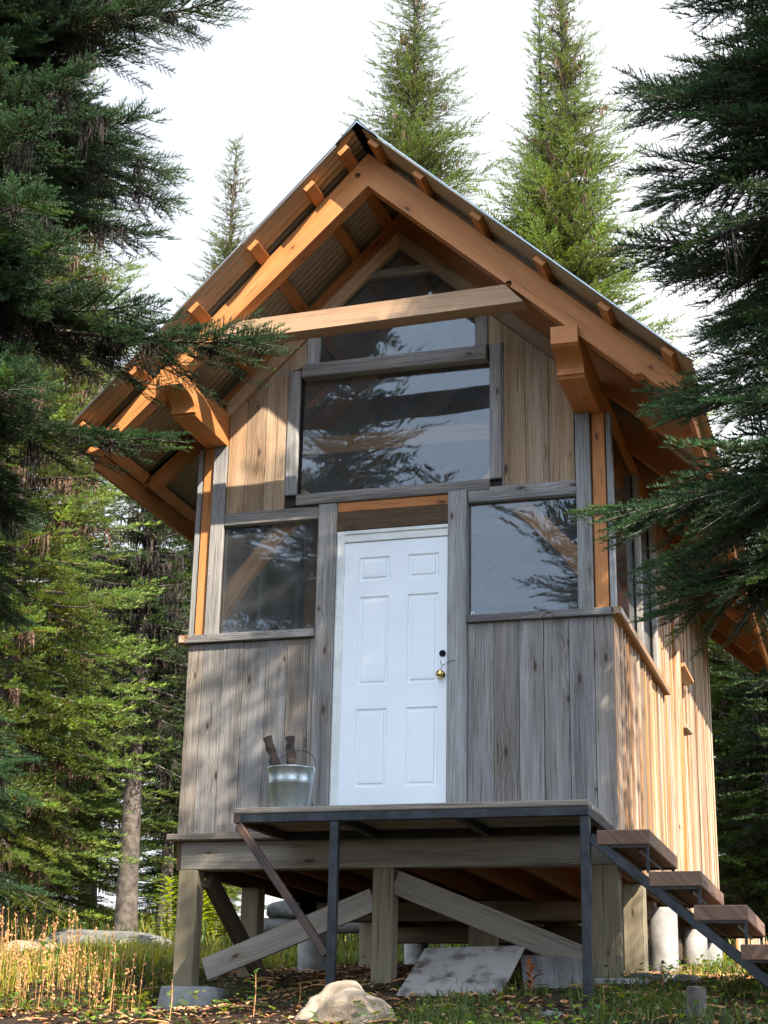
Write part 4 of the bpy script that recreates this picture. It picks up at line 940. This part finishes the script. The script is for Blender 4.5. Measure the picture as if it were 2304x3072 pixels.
# broad leaves of ground herbs
def herbs(name, n, region, size, hgt, mat, col, dens=None):
    x = rng.uniform(region[0], region[1], n*3); y = rng.uniform(region[2], region[3], n*3)
    if dens is not None: k = rng.random(n*3) < dens(x, y); x, y = x[k], y[k]
    x, y = x[:n], y[:n]; n = len(x); z = np.array([gzc(a, b_) for a, b_ in zip(x, y)])+rng.uniform(0, hgt, n)
    az = rng.uniform(0, 6.28, n); tl = rng.uniform(-.1, .7, n); L_ = size*rng.uniform(.6, 1.4, n)
    d_ = np.stack([np.cos(az)*np.cos(tl), np.sin(az)*np.cos(tl), np.sin(tl)], 1); s_ = np.stack([-np.sin(az), np.cos(az), rng.uniform(-.3, .3, n)], 1)
    c0 = np.stack([x, y, z], 1); a = c0; b_ = c0+d_*(L_*.5)[:, None]+s_*(L_*.26)[:, None]; c = c0+d_*L_[:, None]; c[:, 2] -= L_*.2; e = c0+d_*(L_*.5)[:, None]-s_*(L_*.26)[:, None]
    v = np.stack([a, b_, c, e], 1).reshape(-1, 3); i = np.arange(n)*4; f = np.stack([i, i+1, i+2, i+3], 1)
    cl = np.asarray(col)[rng.integers(0, len(col), n)]*rng.uniform(.7, 1.3, (n, 1)); return rawmesh(name, v, f, M[mat], None, False, np.repeat(cl, 4, axis=0))
tag(herbs('ground_herbs', 9000, (-9, 5.5, -3, 7), .055, .12, 'leaf', [(1, 1, 1), (.7, .85, .8), (1.8, 1.3, .6), (2.2, 1.2, .5)],
          lambda x, y: np.where((x > -2.3) & (x < 1.3) & (y > -1.3), .03, np.where(npat(x, y, 1.3, 9.) > 0, 1, .2))), 'small leafy herbs scattered over the ground', 'plants', kind='stuff')
tag(herbs('forest_litter', 16000, (-3.2, 4.5, -2.6, 5), .050, .012, 'litter', [(1, 1, 1), (.6, .5, .45), (1.6, 1.5, 1.4), (1.3, .8, .55)]), 'bark chips, needles and twigs littering the soil under and before the cabin', 'litter', kind='stuff')
tv = []
for i in range(420):
    x, y = rng.uniform(-2.6, 4.2), rng.uniform(-2.4, 3.5); a = rng.uniform(0, 6.28); l_ = rng.uniform(.05, .28); z = gzc(x, y)+.012
    tv.append(([(x, y, z), (x+math.cos(a)*l_*.5, y+math.sin(a)*l_*.5, gzc(x+math.cos(a)*l_*.5, y+math.sin(a)*l_*.5)+.022), (x+math.cos(a)*l_, y+math.sin(a)*l_, gzc(x+math.cos(a)*l_, y+math.sin(a)*l_)+.012)], [rng.uniform(.003, .008)]*3))
v, f = tubes(tv, 4); tag(rawmesh('fallen_twigs', v, f, M['stem']), 'dry fallen twigs strewn over the soil below the porch', 'litter', kind='stuff')
# dry seed stalks
sv, bv = [], []
def stalk(x, y, h):
    z = gzc(x, y)-.02; a = rng.uniform(0, 6.28); b_ = rng.uniform(.02, .12)*h; p = [(x+math.cos(a)*b_*t*t, y+math.sin(a)*b_*t*t, z+h*t) for t in (0, .3, .6, .85, 1)]
    sv.append((p, [.0022, .0021, .0018, .0016, .0014]))
    for t in rng.uniform(.35, 1, int(rng.integers(4, 10))):
        c = np.array([x+math.cos(a)*b_*t*t, y+math.sin(a)*b_*t*t, z+h*t])+rng.normal(size=3)*.008; r_ = rng.uniform(.0045, .009)
        bv.append(([c+[0, 0, -r_*1.3], c+[0, 0, -r_*.4], c+[0, 0, r_*.5], c+[0, 0, r_*1.4]], [r_*.25, r_, r_*.9, r_*.2]))
for i in range(150): stalk(min(-2.75, rng.normal(-3.6, .55)), rng.normal(.2, .6), rng.uniform(.22, .52))
for i in range(30): stalk(rng.uniform(-3.4, -2.3), rng.uniform(-1.2, .6), rng.uniform(.15, .40))
v, f = tubes(sv, 4); v2, f2 = tubes(bv, 5)
tag(rawmesh('dry_stalks', np.concatenate([v, v2]), np.concatenate([f, f2+len(v)]), M['stem']), 'thicket of orange-brown dry stalks with seed heads at lower left', 'dry stalks', kind='stuff')
# single plants
def leafplant(name, loc, h, nl, ll, label, mat='leaf', tint=(1, 1, 1), up_=.5, cat='plant'):
    root = tag(empty(name, loc), label, cat)
    v, f = tube([(0, 0, -.02), (.01, 0, h*.5), (.0, .01, h)], [.0045, .0035, .002], 6); o = rawmesh('stem', v, f, M['stem']); o.parent = root
    vv, ff = [], []
    for i in range(nl):
        t = .25+.75*i/(nl-1); a = i*2.4+rng.uniform(-.3, .3); L_ = ll*rng.uniform(.7, 1.1)*(1.1-.45*t); e = up_*(.3+t)
        b0 = np.array([0, 0, h*t]); d_ = np.array([math.cos(a)*math.cos(e), math.sin(a)*math.cos(e), math.sin(e)]); s_ = np.array([-math.sin(a), math.cos(a), 0])
        pts = []
        for u_, w_ in ((0, .02), (.25, .13), (.5, .16), (.8, .10), (1, .0)):
            c = b0+d_*L_*u_-np.array([0, 0, L_*.35*u_*u_]); pts += [c-s_*L_*w_, c+[0, 0, -L_*.02], c+s_*L_*w_]
        k = len(vv); vv += pts
        for j in range(4):
            for q in range(2): ff.append((k+j*3+q, k+j*3+q+1, k+j*3+3+q+1, k+j*3+3+q))
    o = rawmesh('leaves', vv, ff, M[mat], None, True, np.ones((len(vv), 3))*np.array(tint)); o.parent = root; return root
leafplant('seedling', at(-.70, -1.78), .26, 12, .12, 'young green seedling with narrow lance leaves, between the left post and the boulder', tint=(1.1, 1.05, 1.2))
leafplant('leafy_plant', at(-.62, -1.22), .15, 14, .085, 'low dark green plant with rounded leaves, behind the seedling', tint=(.5, .7, .6), up_=.3)
leafplant('leafy_plant', at(-1.72, -1.60), .42, 9, .17, 'tall leafy herb left of the concrete footing with long drooping leaves', tint=(1, 1.1, 1))
leafplant('leafy_plant', at(-2.75, -.62), .45, 12, .18, 'broad-leaved green herb at the lower left corner among the dry stalks', tint=(1.1, 1.1, 1.3))
leafplant('leafy_plant', at(-1.16, -1.95), .22, 6, .05, 'thin yellow sprig with few leaves standing before the concrete footing', tint=(2.2, 1.4, .6))
leafplant('leafy_plant', at(1.52, -.35), .17, 12, .09, 'dark leafy weed before the white pier, right of the steel leg', tint=(.6, .6, .5))
leafplant('leafy_plant', at(1.30, -1.35), .14, 12, .08, 'small dark plant in the grass between the steel leg and the stake', tint=(.7, .8, .6))
leafplant('dry_fern', at(.74, -.70), .17, 16, .14, 'reddish dried fern beside the scrap board, left of the right steel leg', 'litter', (1.3, .7, .5), .9)
for x, y, h, lb in ((-5.1, 6.6, .8, 'tallest golden yellow shrub, right of the bare gray trunk'), (-4.7, 7.4, .6, 'smaller golden shrub nearest the left corner post'), (-5.6, 8.8, .7, 'golden shrub just behind the taller one, by the bare trunk')):
    leafplant('yellow_shrub', at(x, y), h, 60, .30, lb, tint=(2.8, 1.7, .5), cat='shrub')['group'] = 'yellow shrubs by the bare trunk'
# fallen log and rock seen through the posts
v, f = tube([(-5.0, 8.4, -.05), (-4.2, 8.6, -.02), (-3.4, 8.9, .0), (-2.6, 9.1, .03)], [.10, .105, .10, .09], 12)
tag(rawmesh('fallen_log', v, f, M['grayrock']), 'pale barkless log lying behind the cabin, seen between the left posts', 'log')
tag(rockmesh('stone', (-4.35, 8.6, .17), (.24, .18, .12), M['grayrock'], 3.3, 24), 'rounded pale stone resting on the log behind the left post', 'stone')
# short upright split boards at the right edge
b = MB()
for i in range(6): b.box(1.63+i*.13, 1.75+i*.13, 4.0, 4.04, -.85, -.50+.03*math.sin(i*2), g='z', wm=.9, br=1.2)
for z in (-.75, -.60): b.box(1.61, 2.43, 4.0405, 4.07, z, z+.05, g='x', br=.9)
tag(b.build('board_fence', M['side']), 'low sunlit fence of upright split boards at the right edge behind the stairs', 'fence')
